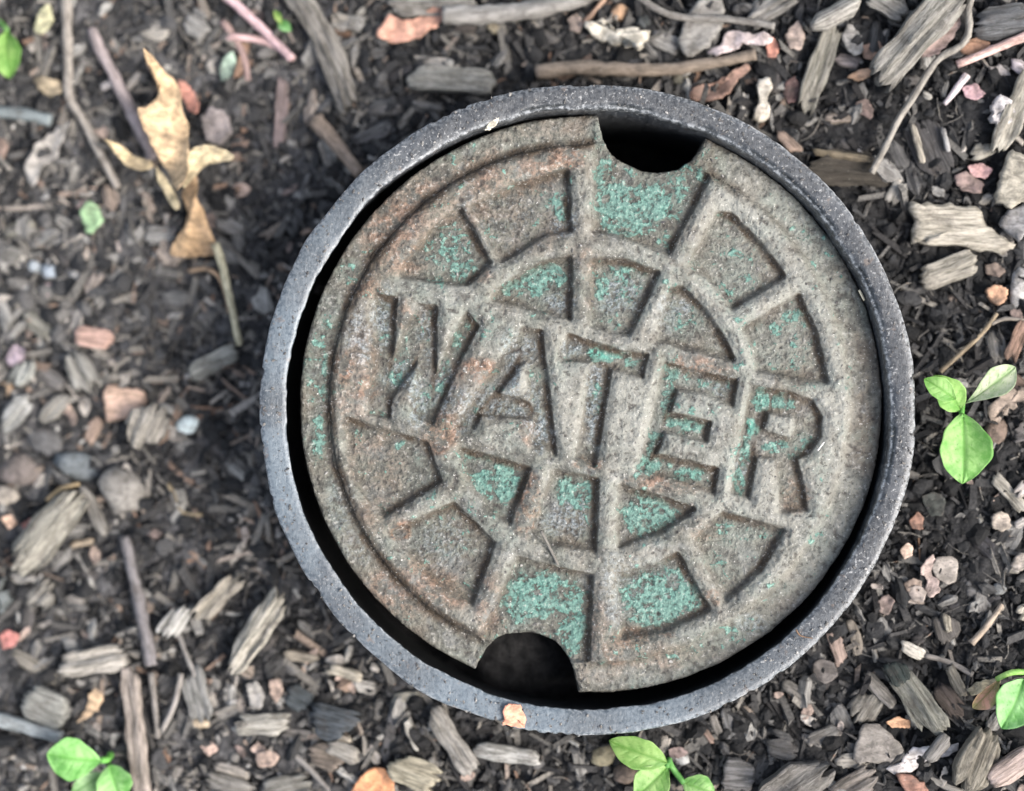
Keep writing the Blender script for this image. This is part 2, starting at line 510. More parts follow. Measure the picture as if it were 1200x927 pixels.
NOTCH_BOT = [(540, 860), (552, 796), (558, 782), (570, 760), (580, 751), (593, 745), (606, 743), (620, 743), (634, 746), (648, 752), (658, 760), (666, 772), (675, 793), (678, 812), (676, 860)]
# remnants of paint, rust, cement film and blue-black oxide: (u, v, ru, rv, strength)
PAINT = [(750, 238, 50, 26, 1.0), (712, 222, 14, 36, 0.95), (810, 205, 22, 18, .8), (735, 262, 30, 14, .8), (636, 700, 46, 28, 1.05), (672, 735, 16, 30, 1.05), (610, 700, 24, 30, 1.0), (770, 700, 36, 34, .95),
         (805, 700, 26, 16, 1.05), (762, 605, 30, 26, 1.0), (585, 565, 30, 20, 1.05), (560, 545, 20, 14, .8), (672, 578, 20, 20, .9), (522, 290, 28, 28, .72), (545, 318, 22, 14, .8),
         (636, 327, 24, 18, 1.0), (600, 338, 18, 10, .8), (660, 243, 10, 16, 1.0), (580, 232, 10, 8, .55), (725, 335, 32, 24, .72), (740, 318, 22, 10, .8), (805, 375, 26, 20, .6), (860, 290, 34, 28, .42),
         (930, 365, 10, 9, .75), (890, 300, 20, 16, .35), (712, 414, 24, 9, 1.3), (745, 424, 14, 10, .8), (788, 435, 14, 10, 1.0), (835, 448, 24, 10, .78), (785, 470, 9, 30, 1.0), (805, 497, 22, 8, 1.1), (770, 520, 10, 20, .9),
         (760, 545, 12, 10, 1.1), (808, 558, 22, 9, 1.1), (832, 566, 8, 8, .7), (893, 465, 10, 14, 1.1), (883, 502, 8, 10, 1.3), (874, 530, 8, 18, .9), (868, 566, 8, 12, 1.05), (915, 470, 16, 8, .9), (912, 524, 14, 7, .9), (945, 514, 8, 7, .8), (932, 532, 8, 6, .9),
         (372, 430, 14, 44, .95), (374, 515, 12, 30, 1.05), (390, 380, 16, 30, .7), (412, 318, 14, 14, .9), (425, 300, 14, 16, .5), (400, 590, 16, 40, .45), (425, 640, 20, 26, .4), (960, 300, 22, 50, .5), (985, 370, 16, 40, .4), (920, 250, 26, 26, .4),
         (850, 745, 26, 14, .75), (800, 765, 24, 12, .5), (705, 772, 8, 6, 1.2), (880, 735, 40, 10, .4), (553, 375, 8, 14, .85), (540, 400, 10, 20, .8), (520, 440, 9, 24, .85), (500, 470, 10, 20, .6), (470, 425, 16, 14, .6),
         (490, 455, 8, 20, .55), (455, 400, 7, 24, .5), (645, 460, 8, 30, .4), (520, 640, 36, 30, .42), (495, 620, 20, 16, .4), (425, 500, 14, 9, .55), (463, 519, 10, 6, .8), (500, 700, 20, 12, .35), (515, 712, 16, 10, .5),
         (845, 635, 14, 10, .5), (880, 640, 20, 20, .3), (640, 480, 6, 22, .5), (690, 460, 10, 20, .4), (920, 430, 26, 12, .25), (700, 160, 10, 20, .5), (640, 165, 40, 14, .2)]
RUST = [(520, 250, 60, 36, .75), (590, 205, 60, 24, .8), (650, 185, 30, 14, 1.0), (470, 275, 40, 40, .8), (450, 300, 26, 26, .8), (400, 435, 10, 20, 1.25), (425, 420, 20, 30, .5), (428, 455, 14, 12, .9), (410, 470, 20, 40, .45),
        (520, 500, 18, 18, 1.3), (508, 520, 14, 10, 1.0), (530, 470, 12, 20, .6), (558, 432, 22, 14, 1.05), (616, 590, 13, 34, 1.2), (612, 568, 10, 16, 1.0), (470, 620, 10, 8, 1.2), (450, 600, 22, 20, .5), (485, 690, 50, 28, .8),
        (520, 700, 30, 14, .8), (575, 715, 16, 36, .6), (440, 540, 30, 36, .45), (740, 748, 22, 12, 1.1), (780, 740, 10, 8, 1.0), (720, 765, 18, 16, .8), (700, 740, 12, 40, .45), (760, 770, 60, 14, .5), (825, 432, 26, 8, 1.0), (805, 425, 20, 8, .9),
        (760, 562, 22, 8, .9), (790, 572, 30, 8, .6), (690, 545, 12, 8, 1.0), (935, 580, 14, 20, .9), (830, 620, 18, 12, .5), (833, 700, 10, 10, 1.0), (560, 322, 16, 10, .8), (500, 380, 10, 18, .8), (475, 370, 10, 14, .7), (620, 505, 8, 14, .7),
        (620, 150, 60, 12, .3), (700, 780, 60, 16, .3), (600, 265, 50, 26, .35), (430, 330, 20, 16, .8), (690, 320, 8, 30, .4), (640, 790, 30, 20, .4)]
PALE = [(880, 260, 60, 60, .9), (940, 350, 36, 60, .9), (850, 350, 40, 40, .9), (900, 410, 70, 24, .9), (975, 470, 26, 90, .9), (930, 580, 50, 50, .8), (860, 560, 40, 40, .9), (900, 640, 80, 60, .7), (960, 600, 50, 80, .6), (810, 480, 40, 50, .8),
        (740, 470, 30, 80, .85), (670, 460, 24, 70, .7), (690, 390, 60, 14, .5), (770, 350, 30, 40, .7), (745, 292, 50, 10, .6), (860, 720, 90, 40, .4), (780, 790, 90, 20, .5), (910, 545, 30, 40, .8), (920, 500, 20, 16, 1.0), (530, 350, 30, 20, .6),
        (600, 400, 26, 30, .5), (610, 440, 20, 20, .8), (595, 510, 30, 14, .5), (720, 600, 16, 60, .7), (730, 345, 20, 20, .6), (640, 620, 20, 14, .5), (480, 335, 30, 8, .6), (440, 480, 26, 10, .6), (700, 230, 8, 50, .6), (420, 700, 60, 60, .2), (630, 170, 60, 30, .2)]
BLUE = [(725, 345, 22, 18, .9), (450, 375, 10, 30, .9), (470, 440, 20, 12, .8), (500, 390, 9, 26, .8), (490, 470, 9, 26, .9), (520, 460, 10, 30, .8), (600, 430, 10, 34, .9), (570, 470, 12, 14, .7), (620, 410, 8, 14, .8), (634, 500, 8, 26, 1.1), (590, 480, 26, 8, .9),
        (625, 480, 8, 30, .8), (696, 470, 8, 50, 1.1), (672, 408, 9, 10, .9), (670, 600, 16, 20, .9), (660, 615, 22, 12, .7), (800, 360, 16, 10, .8), (785, 365, 12, 20, .5), (850, 452, 10, 12, .8), (835, 445, 16, 8, .6), (870, 545, 7, 14, .9), (660, 262, 14, 14, .8), (655, 355, 14, 10, 1.0),
        (560, 250, 8, 20, .3), (640, 495, 10, 16, .7), (880, 730, 16, 10, .6), (400, 590, 14, 30, .4), (420, 640, 14, 20, .4), (520, 640, 26, 26, .4), (420, 395, 12, 30, .6), (545, 480, 12, 24, .6), (720, 690, 14, 40, .5), (770, 690, 30, 26, .35), (740, 690, 26, 30, .4), (575, 260, 60, 30, .25)]

def spots(U, V, lst, seed):
    out = np.zeros(U.shape)
    wu = 7 * fbm(U / 17, V / 17, 3, seed)
    wv = 7 * fbm(U / 17, V / 17, 3, seed + 50)
    for (u, v, a, b, s) in lst:
        a2, b2 = a * 1.25, b * 1.25
        msk = (np.abs(U - u) < a2 * 2 + 12) & (np.abs(V - v) < b2 * 2 + 12)
        d = ((U[msk] + wu[msk] - u) / a2) ** 2 + ((V[msk] + wv[msk] - v) / b2) ** 2
        out[msk] = np.maximum(out[msk], s * smooth(1.5, 0.25, d))
    return out

def box_blur(a, r):
    for ax in (0, 1):
        for _ in range(2):
            c = np.cumsum(np.pad(a, [(r + 1, r) if k == ax else (0, 0) for k in (0, 1)], mode='edge'), axis=ax)
            a = (np.take(c, range(2 * r + 1, c.shape[ax]), ax) - np.take(c, range(0, c.shape[ax] - 2 * r - 1), ax)) / (2 * r + 1)
    return a

Z_LID = -0.0042
LID_H = []
def build_cover():
    st = 1.15
    us, vs = np.arange(345, 1043, st), np.arange(126, 822, st)
    U, V = np.meshgrid(us, vs)
    wob = 1.3 * fbm(U / 14, V / 14, 3, 2)
    wob2 = 1.3 * fbm(U / 14, V / 14, 3, 60)
    Uw, Vw = U + wob, V + wob2
    r0 = np.hypot(U - 693, (V - 473.5) * 1.008)
    # outline of the casting
    notch = np.minimum(poly_sdf(Uw, Vw, NOTCH_TOP), poly_sdf(Uw, Vw, NOTCH_BOT))
    ang = np.arctan2(V - 473, U - 693)
    rim_r = 343.0 + 0.9 * fbm(np.cos(ang) * 18, np.sin(ang) * 18, 3, 77)
    sd = np.maximum(r0 - rim_r, -notch)
    # relief
    rec = np.full(U.shape, 1e3)
    for p in PANELS:
        rec = np.minimum(rec, poly_sdf(Uw, Vw, p))
    let = np.full(U.shape, 1e3)
    for p in LETTERS:
        let = np.minimum(let, poly_sdf(Uw, Vw, p))
    let = np.minimum(let, np.maximum(poly_sdf(Uw, Vw, R_BOWL), -poly_sdf(Uw, Vw, R_HOLE)))
    rec, let = rec - 2.6, let - 1.3          # the outlines were drawn along the foot of the walls
    rb = np.hypot(Uw - 690, Vw - 473)
    def wall(sdf, lo, hi):
        gv, gu = np.gradient(box_blur(sdf, 3))
        g = np.hypot(gu, gv) + 1e-6
        # outward normal of the recess; walls on its left and lower left are worn and sloped
        left = (-gu / g) * 0.9 + (gv / g) * 0.35
        return lo + (hi - lo) * np.clip(left * 0.5 + 0.5, 0, 1)
    wr, wl = wall(rec, 2.6, 4.6), wall(let, 2.3, 3.8)
    hr = 1 - smooth(-wr, wr * 0.9, rec)
    hl = 1 - smooth(-wl, wl * 0.9, let)
    drim = smooth(302.0, 308.5, rb)
    # the rim sits near the level of the panels; its step is sharper on the left and top, worn on the right
    soft = smooth(-0.3, 0.9, (U - 690) / 340 * 0.95 + (V - 473) / 340 * 0.3)
    drim = drim * (1 - soft) + smooth(299, 313, rb) * soft
    depth_rim = 2.4 - 0.3 * soft
    h = -np.maximum(np.maximum(3.1 * hr, 2.7 * hl) * (1 - drim), depth_rim * drim)
    # rounded backs of ribs and bead
    away = np.minimum(np.minimum(rec, let), np.where(soft > 0.45, 1e3, np.abs(306 - rb)))
    h = h - 0.95 * (1 - smooth(0, 11.5, away)) * (rb < 306) * (1 - hr) * (1 - hl)
    ab = box_blur(h, 7)
    h = h * 0.9 + box_blur(h, 2) * 0.1
    # cast and corroded surface
    h += 0.20 * fbm(U / 45, V / 45, 2, 9) + 0.20 * fbm(U / 13, V / 13, 3, 19) + 0.17 * fbm(U / 4.2, V / 4.2, 3, 29, 0.6)
    pit = smooth(0.25, 0.6, fbm(U / 6.5, V / 6.5, 2, 39))
    h -= 0.17 * pit
    blister = smooth(0.3, 0.6, fbm(U / 8.5, V / 8.5, 2, 49))
    h += 0.16 * blister * (0.4 + 0.6 * (hr > .5))
    # edge rounding
    e = np.clip(-sd / 6.0, 0, 1)
    h -= 0.9 * (1 - np.sqrt(np.clip(1 - (1 - e) ** 2, 0, 1)))
    Zm = Z_LID + h * 1e-3
    LID_H.append((us, vs, Zm, sd < -4))
    # keep the cells inside, snap the outline
    keepv = sd < 0.55 * st
    gv, gu = np.gradient(sd, st)
    near = keepv & (sd > -0.55 * st)
    Us, Vs = U - np.where(near, sd * gu, 0), V - np.where(near, sd * gv, 0)
    ny, nx = U.shape
    idx = np.arange(ny * nx).reshape(ny, nx)
    cell = keepv[:-1, :-1] & keepv[:-1, 1:] & keepv[1:, 1:] & keepv[1:, :-1]
    q = np.stack([idx[:-1, :-1], idx[1:, :-1], idx[1:, 1:], idx[:-1, 1:]], -1)[cell]
    used = np.unique(q)
    remap = np.full(ny * nx, -1)
    remap[used] = np.arange(len(used))
    q = remap[q]
    uu, vv, zz = Us.ravel()[used], Vs.ravel()[used], Zm.ravel()[used]
    k = (D - Z_LID) / D / S
    X, Y = (uu - CX) * k, (CY - vv) * k
    # skirt from the boundary edges
    ed = np.concatenate([q[:, [0, 1]], q[:, [1, 2]], q[:, [2, 3]], q[:, [3, 0]]])
    key = np.sort(ed, 1)
    kk = key[:, 0].astype(np.int64) * len(used) + key[:, 1]
    _, inv, cnt = np.unique(kk, return_inverse=True, return_counts=True)
    be = ed[cnt[inv] == 1]
    bv = np.unique(be)
    m2 = np.full(len(used), -1)
    m2[bv] = len(used) + np.arange(len(bv))
    m3 = np.where(m2 >= 0, m2 + len(bv), -1)
    Pt = np.stack([X, Y, zz], -1)
    low = Pt[bv].copy(); low[:, 2] = Z_LID - 0.004
    low2 = Pt[bv].copy(); low2[:, 2] = Z_LID - 0.013
    allp = np.concatenate([Pt, low, low2])
    sk = np.stack([be[:, 1], be[:, 0], m2[be[:, 0]], m2[be[:, 1]]], -1)
    sk2 = np.stack([m2[be[:, 1]], m2[be[:, 0]], m3[be[:, 0]], m3[be[:, 1]]], -1)
    # flat underside
    q_under = None
    o = fast_mesh("water_cover", allp, np.concatenate([q, sk, sk2]), MAT_LID)
    ext = lambda a: np.concatenate([a.ravel()[used], np.tile(a.ravel()[used][bv] * 0, 2)])
    low_ = np.clip(hr + hl + 0.5 * drim, 0, 1)
    pt = spots(U, V, PAINT, 100) * (0.55 + 0.45 * low_)
    pt = np.maximum(pt, 0.52 * np.clip(hr + hl, 0, 1) * np.clip(0.45 + 1.3 * fbm(U / 26, V / 26, 2, 105), 0, 1))
    pt = np.maximum(pt, 0.5 * np.clip(0.15 + 1.3 * fbm(U / 30, V / 30, 2, 106), 0, 1))
    attr(o, "paint", ext(pt))
    attr(o, "rust", ext(spots(U, V, RUST, 110)))
    worn = (1 - np.clip(hr + hl + drim, 0, 1)) * np.clip(0.30 + 0.55 * fbm(U / 40, V / 40, 3, 121) + 0.0006 * (U - 690), 0, 1)
    attr(o, "pale", ext(np.clip(np.maximum(spots(U, V, PALE, 120) * (1 - 0.6 * low_), worn), 0, 1)))
    attr(o, "pit", ext(pit))
    attr(o, "low", ext(np.clip(hr + hl, 0, 1)))
    attr(o, "blue", ext(spots(U, V, BLUE, 130)))
    # brown dirt lodged along the foot of the steep walls only
    foot = lambda sdf, w: smooth(-11, -3, sdf) * smooth(w * 1.1, 0.0, sdf)
    steep_r = 1 - np.clip((wr - 2.6) / 2.0, 0, 1)
    steep_l = 1 - np.clip((wl - 2.3) / 1.5, 0, 1)
    crud = np.maximum(foot(rec, wr) * (0.2 + 1.1 * steep_r) * (1 - drim), foot(let, wl) * (0.2 + 1.1 * steep_l))
    crud = np.maximum(crud, smooth(293, 302, rb) * smooth(317, 308, rb) * (1 - soft) * (1 - hr))
    crud = crud * np.clip(0.85 + 0.9 * fbm(U / 22, V / 22, 3, 140), 0, 1.2)
    attr(o, "crud", ext(np.clip(crud, 0, 1)))
    return tag(o, "round rusty cast cover reading WATER with flaking green paint", "water cover")
build_cover()

# ------------------------------------------------------------------ builders for the loose pieces
OCC = []          # (x, y, r) of the pieces placed by hand

SAT_LOSS = 0.26
def set_col(o, c, jit=0.06):
    r = random.uniform(-jit, jit)
    l = lin(c)
    if c[1] <= c[0]:
        l = (l[0] * .985, l[1] * .985, l[2] * 1.07)
    g = (l[0] * .34 + l[1] * .50 + l[2] * .16) * SAT_LOSS
    o.color = tuple(max(0.004, (v * (1 - SAT_LOSS * (c[1] <= c[0])) + g * (c[1] <= c[0])) * (1 + r) * 1.1) for v in l) + (1,)
    return o

def frame_from(p0, p1, roll=0.0):
    x = (p1 - p0).normalized()
    up = Vector((0.0, 0.0, 1.0))
    y = up.cross(x).normalized()
    z = x.cross(y)
    m = Matrix((x, y, z)).transposed().to_4x4()
    return m @ Matrix.Rotation(roll, 4, 'X')

def chip_mesh(name, L, W, T, rough=1.0, taper=(0.15, 0.15), bend=0.0, rounded=0.3, seed=0):
    """A split piece of wood: strips of grain of unequal length side by side."""
    rnd = random.Random(seed)
    nL = max(7, min(26, int(L / 0.0009)))
    nW = max(5, min(12, int(W / 0.00055)))
    walk, ridge = 0.0, []
    for j in range(nW):
        walk = 0.55 * walk + rnd.uniform(-1, 1)
        ridge.append(walk)
    e0 = [abs(rnd.gauss(0, 0.16)) * W * rough for _ in range(nW)]
    e1 = [abs(rnd.gauss(0, 0.16)) * W * rough for _ in range(nW)]
    sk0, sk1 = rnd.uniform(-.45, .45) * W * rough, rnd.uniform(-.45, .45) * W * rough
    phase = rnd.uniform(0, 50)
    X, Y, Zt, Zb = (np.zeros((nL, nW)) for _ in range(4))
    for j in range(nW):
        s = j / (nW - 1) * 2 - 1
        a = -L / 2 + e0[j] + sk0 * s * .5 + taper[0] * W * abs(s) ** 2
        b = L / 2 - e1[j] + sk1 * s * .5 - taper[1] * W * abs(s) ** 2
        for i in range(nL):
            t = i / (nL - 1)
            x = a + (b - a) * t
            wob = 0.07 * rough * (math.sin(x / W * 2.1 + phase) + 0.6 * math.sin(x / W * 5.3 + phase * 2 + (2 if s > 0 else 0)))
            wid = 1 + wob * (1 if abs(s) > 0.6 else 0.5)
            if t < 0.12:
                wid *= 1 - taper[0] * (1 - t / 0.12)
            if t > 0.88:
                wid *= 1 - taper[1] * (1 - (1 - t) / 0.12)
            X[i, j] = x
            Y[i, j] = s * W / 2 * wid + bend * (1 - (2 * t - 1) ** 2) * L
            crown = rounded * T * (1 - s * s)
            endf = min(1, min(t, 1 - t) / 0.10)
            Zt[i, j] = T * 0.5 + crown + 0.24 * T * ridge[j] * rough + 0.10 * T * math.sin(x / W * 3 + ridge[j] * 2 + phase) * rough - (1 - endf) * 0.28 * T + rnd.uniform(-.05, .05) * T * rough
            Zb[i, j] = -T * 0.5 + rnd.uniform(-.06, .06) * T
    n = nL * nW
    verts = np.concatenate([np.stack([X, Y, Zt], -1).reshape(-1, 3), np.stack([X, Y * 0.93, Zb], -1).reshape(-1, 3)])
    f = []
    for i in range(nL - 1):
        for j in range(nW - 1):
            f.append((i * nW + j, (i + 1) * nW + j, (i + 1) * nW + j + 1, i * nW + j + 1))
    nt = len(f)
    for i in range(nL - 1):
        for j in range(nW - 1):
            f.append((n + i * nW + j, n + i * nW + j + 1, n + (i + 1) * nW + j + 1, n + (i + 1) * nW + j))
    for i in range(nL - 1):
        f.append((i * nW, n + i * nW, n + (i + 1) * nW, (i + 1) * nW))
        a, b = i * nW + nW - 1, (i + 1) * nW + nW - 1
        f.append((a, b, n + b, n + a))
    for j in range(nW - 1):
        f.append((j, j + 1, n + j + 1, n + j))
        a, b = (nL - 1) * nW + j, (nL - 1) * nW + j + 1
        f.append((a, n + a, n + b, b))
    return verts, f, nt

_seed = [100]
def nseed():
    _seed[0] += 1
    return _seed[0]

def C(u0, v0, u1, v1, wpx, col, label=None, name="wood_chip", cat="wood chip", th=0.33, lift=0.0, rough=1.25, taper=(.15, .15),
      bend=0.0, rounded=0.2, mat=None, tilt=0.0, group=None):
    p0, p1 = to_ground(u0, v0), to_ground(u1, v1)
    mid = (p0 + p1) / 2
    k = (D - mid.z) / (D * S)
    L, W = (p1 - p0).length, wpx * k
    T = max(0.0009, min(th * W, 0.0042))
    v, f, nt = chip_mesh(name, L, W, T, rough, taper, bend, rounded, nseed())
    o = mesh_obj(name, v, f, mat or MAT_WOOD, flat_from=nt)
    m = frame_from(p0, p1, math.radians(random.uniform(-7, 7))) @ Matrix.Rotation(math.radians(tilt), 4, 'Y')
    o.rotation_euler = m.to_euler()
    o.location = mid + Vector((0, 0, 0.0011 + T * 0.40 + lift))
    set_col(o, col)
    if label:
        tag(o, label, cat, group)
        for q in range(5):
            c = p0.lerp(p1, (q + .5) / 5)
            OCC.append((c.x, c.y, max(W * .55, L * .1)))
    return o

def resample(pts, n, seed=0, jag=0.05):
    pts = [Vector(p) for p in pts]
    seg = [(pts[(i + 1) % len(pts)] - pts[i]).length for i in range(len(pts))]
    tot = sum(seg)
    out = []
    rnd = random.Random(seed)
    for k in range(n):
        d = tot * k / n
        i = 0
        while d > seg[i] and i < len(seg) - 1:
            d -= seg[i]
            i += 1
        p = pts[i].lerp(pts[(i + 1) % len(pts)], d / max(seg[i], 1e-9))
        out.append(p)
    # soften corners, then nibble the edge
    out = [(out[k - 1] + out[k] * 5 + out[(k + 1) % n]) / 7 for k in range(n)]
    sz = tot / 12
    return [p + Vector((rnd.uniform(-1, 1), rnd.uniform(-1, 1))) * jag * sz for p in out]

def flake_mesh(outline, T, curl, axis, bump, seed, rings=6, fold=0.0):
    c = Vector((sum(p.x for p in outline) / len(outline), sum(p.y for p in outline) / len(outline)))
    n = len(outline)
    R = max((p - c).length for p in outline)
    rnd = random.Random(seed)
    ph = [rnd.uniform(0, 6.28) for _ in range(4)]
    ax = Vector((math.cos(axis), math.sin(axis)))
    ay = Vector((-ax.y, ax.x))
    def height(p):
        d = p - c
        a, b = d.dot(ax) / R, d.dot(ay) / R
        z = curl * R * b * b + fold * R * abs(b) + bump * R * (0.5 * math.sin(4.2 * a + ph[0]) * math.cos(3.4 * b + ph[1]) + 0.28 * math.sin(9 * a + ph[2] + 3 * b) + 0.2 * math.sin(11 * b + ph[3]))
        return z
    top = [(c.x, c.y, height(c) + T / 2)]
    bot = [(c.x, c.y, height(c) - T / 2)]
    for r in range(1, rings + 1):
        t = (r / rings) ** 0.85
        for p in outline:
            q = c.lerp(p, t)
            z = height(q)
            tt = T * (1 if r < rings else 0.55)
            top.append((q.x, q.y, z + tt / 2))
            bot.append((q.x, q.y, z - tt / 2))
    N = len(top)
    f = []
    for k in range(n):
        k2 = (k + 1) % n
        f.append((0, 1 + k, 1 + k2))
        for r in range(rings - 1):
            a = 1 + r * n
            f.append((a + k, a + n + k, a + n + k2, a + k2))
    nt = len(f)
    f += [tuple(N + i for i in reversed(q)) for q in f]
    nb = len(f)
    a = 1 + (rings - 1) * n
    for k in range(n):
        k2 = (k + 1) % n
        f.append((a + k, N + a + k, N + a + k2, a + k2))
    return top + bot, f, nb, c

def area_sign(pts):
    return sum(pts[i][0] * pts[(i + 1) % len(pts)][1] - pts[(i + 1) % len(pts)][0] * pts[i][1] for i in range(len(pts)))

def F(pts, col, label=None, name="dry_leaf", cat="dry leaf", curl=0.25, axis=0.0, th=0.0004, lift=0.0024, bump=0.10, mat=None, jag=0.13, tilt=(0, 0),
      parent=None, fold=0.0, group=None, z=None, n=30):
    cu, cv = sum(p[0] for p in pts) / len(pts), sum(p[1] for p in pts) / len(pts)
    o0 = to_ground(cu, cv) if z is None else at(cu, cv, z)
    k = (D - o0.z) / (D * S)
    loc = [((p[0] - cu) * k, -(p[1] - cv) * k) for p in pts]
    if area_sign(loc) < 0:
        loc.reverse()
    sd_ = nseed()
    outl = resample(loc, n, sd_, jag)
    v, f, nb, c = flake_mesh(outl, th, curl, math.radians(axis), bump, sd_, fold=fold)
    o = mesh_obj(name, v, f, mat or MAT_DRY, flat_from=nb)
    minz = min(q[2] for q in v)
    slope = math.atan2(gz(o0.x + .004, o0.y) - gz(o0.x - .004, o0.y), .008)
    o.rotation_euler = (math.radians(tilt[0]), math.radians(tilt[1]) - slope * (z is None), 0)
    o.location = o0 + Vector((0, 0, lift - (minz * 0.6 if z is None else 0)))
    if parent is not None:
        o.parent = parent
        o.matrix_parent_inverse = Matrix.Translation(-parent.location)
    set_col(o, col)
    if label:
        tag(o, label, cat, group)
        R = max(Vector(q).length for q in loc)
        OCC.append((o0.x, o0.y, R * 0.75))
    return o

def tube_mesh(pts, radii, sides=8, rough=0.12, seed=0):
    rnd = random.Random(seed)
    # resample with Catmull-Rom
    P = [Vector(p) for p in pts]
    Q, Rr = [], []
    for i in range(len(P) - 1):
        p0, p1, p2, p3 = P[max(i - 1, 0)], P[i], P[i + 1], P[min(i + 2, len(P) - 1)]
        m = max(3, min(9, int((p2 - p1).length / 0.0016)))
        for k in range(m):
            t = k / m
            q = 0.5 * ((2 * p1) + (p2 - p0) * t + (2 * p0 - 5 * p1 + 4 * p2 - p3) * t * t + (3 * p1 - p0 - 3 * p2 + p3) * t ** 3)
            Q.append(q)
            Rr.append(radii[i] * (1 - t) + radii[i + 1] * t)
    Q.append(P[-1]); Rr.append(radii[-1])
    v, f = [], []
    for i, (q, r) in enumerate(zip(Q, Rr)):
        d = (Q[min(i + 1, len(Q) - 1)] - Q[max(i - 1, 0)]).normalized()
        y = Vector((0, 0, 1)).cross(d)
        y = y.normalized() if y.length > 1e-4 else Vector((1, 0, 0))
        z = d.cross(y)
        for s in range(sides):
            a = 2 * math.pi * s / sides
            rr = r * (1 + rnd.uniform(-rough, rough))
            v.append(q + y * math.cos(a) * rr + z * math.sin(a) * rr)
    n = len(Q)
    for i in range(n - 1):
        for s in range(sides):
            a, b = i * sides + s, i * sides + (s + 1) % sides
            f.append((a, a + sides, b + sides, b))
    f.append(tuple(range(sides)))
    f.append(tuple(reversed(range((n - 1) * sides, n * sides))))
    return v, f

def T(pts, w0, w1, col, label=None, name="twig", cat="twig", lift=0.001, mat=None, parent=None, zs=None, group=None, rough=0.14):
    g = [to_ground(*p) if zs is None else at(p[0], p[1], zs[i]) for i, p in enumerate(pts)]
    k = (D - g[0].z) / (D * S)
    n = len(g)
    rad = [(w0 + (w1 - w0) * i / (n - 1)) * k / 2 for i in range(n)]
    if zs is None:
        g = [p + Vector((0, 0, r * 0.8 + lift)) for p, r in zip(g, rad)]
    mid = g[0].lerp(g[-1], 0.5)
    ang = math.atan2(g[-1].y - g[0].y, g[-1].x - g[0].x)
    rot = Matrix.Rotation(ang, 4, 'Z')
    inv = rot.inverted()
    loc = [inv @ (p - mid) for p in g]
    v, f = tube_mesh(loc, rad, 8, rough, nseed())
    o = mesh_obj(name, v, f, mat or MAT_BARK)
    o.location = mid
    o.rotation_euler = (0, 0, ang)
    if parent is not None:
        o.parent = parent
        o.matrix_parent_inverse = Matrix.Translation(-parent.location)
    set_col(o, col)
    if label:
        tag(o, label, cat, group)
        for a, b in zip(g[:-1], g[1:]):
            m = max(1, int((b - a).length / 0.004))
            for q in range(m):
                c = a.lerp(b, (q + .5) / m)
                OCC.append((c.x, c.y, rad[0] * 1.3))
    return o

def ico():
    t = (1 + 5 ** .5) / 2
    v = np.array([(-1, t, 0), (1, t, 0), (-1, -t, 0), (1, -t, 0), (0, -1, t), (0, 1, t), (0, -1, -t), (0, 1, -t), (t, 0, -1), (t, 0, 1), (-t, 0, -1), (-t, 0, 1)], float)
    v /= np.linalg.norm(v[0])
    f = np.array([(0, 11, 5), (0, 5, 1), (0, 1, 7), (0, 7, 10), (0, 10, 11), (1, 5, 9), (5, 11, 4), (11, 10, 2), (10, 7, 6), (7, 1, 8), (3, 9, 4), (3, 4, 2), (3, 2, 6), (3, 6, 8), (3, 8, 9), (4, 9, 5), (2, 4, 11), (6, 2, 10), (8, 6, 7), (9, 8, 1)])
    return v, f
ICO_V, ICO_F = ico()
def ico_sub():
    v, f = [tuple(p) for p in ICO_V], []
    cache = {}
    def mid(a, b):
        k = (min(a, b), max(a, b))
        if k not in cache:
            p = (np.array(v[a]) + np.array(v[b])) / 2
            v.append(tuple(p / np.linalg.norm(p)))
            cache[k] = len(v) - 1
        return cache[k]
    for a, b, c in ICO_F:
        x, y, z = mid(a, b), mid(b, c), mid(c, a)
        f += [(a, x, z), (x, b, y), (z, y, c), (x, y, z)]
    return np.array(v), f
ICO2_V, ICO2_F = ico_sub()

def B(u, v, ru, rv, rot, col, label, name="pebble", cat="pebble", flat=0.6, lift=0.0, lump=0.38, mat=None, group=None):
    p = to_ground(u, v)
    k = (D - p.z) / (D * S)
    s = nseed()
    nv = ICO2_V * (1 + lump * (np.stack([fbm(ICO2_V[:, 0] * 1.6 + s, ICO2_V[:, 1] * 1.6 + ICO2_V[:, 2] * 1.3, 2, s)], -1)))
    nv = nv * np.array([ru * k, rv * k, min(ru, rv) * k * flat])
    o = mesh_obj(name, nv, ICO2_F, mat or MAT_STONE)
    o.rotation_euler = (random.uniform(-.15, .15), random.uniform(-.15, .15), -math.radians(rot))
    o.location = p + Vector((0, 0, 0.0008 + min(ru, rv) * k * flat * 0.35 + lift))
    set_col(o, col)
    tag(o, label, cat, group)
    OCC.append((p.x, p.y, max(ru, rv) * k * .9))
    return o

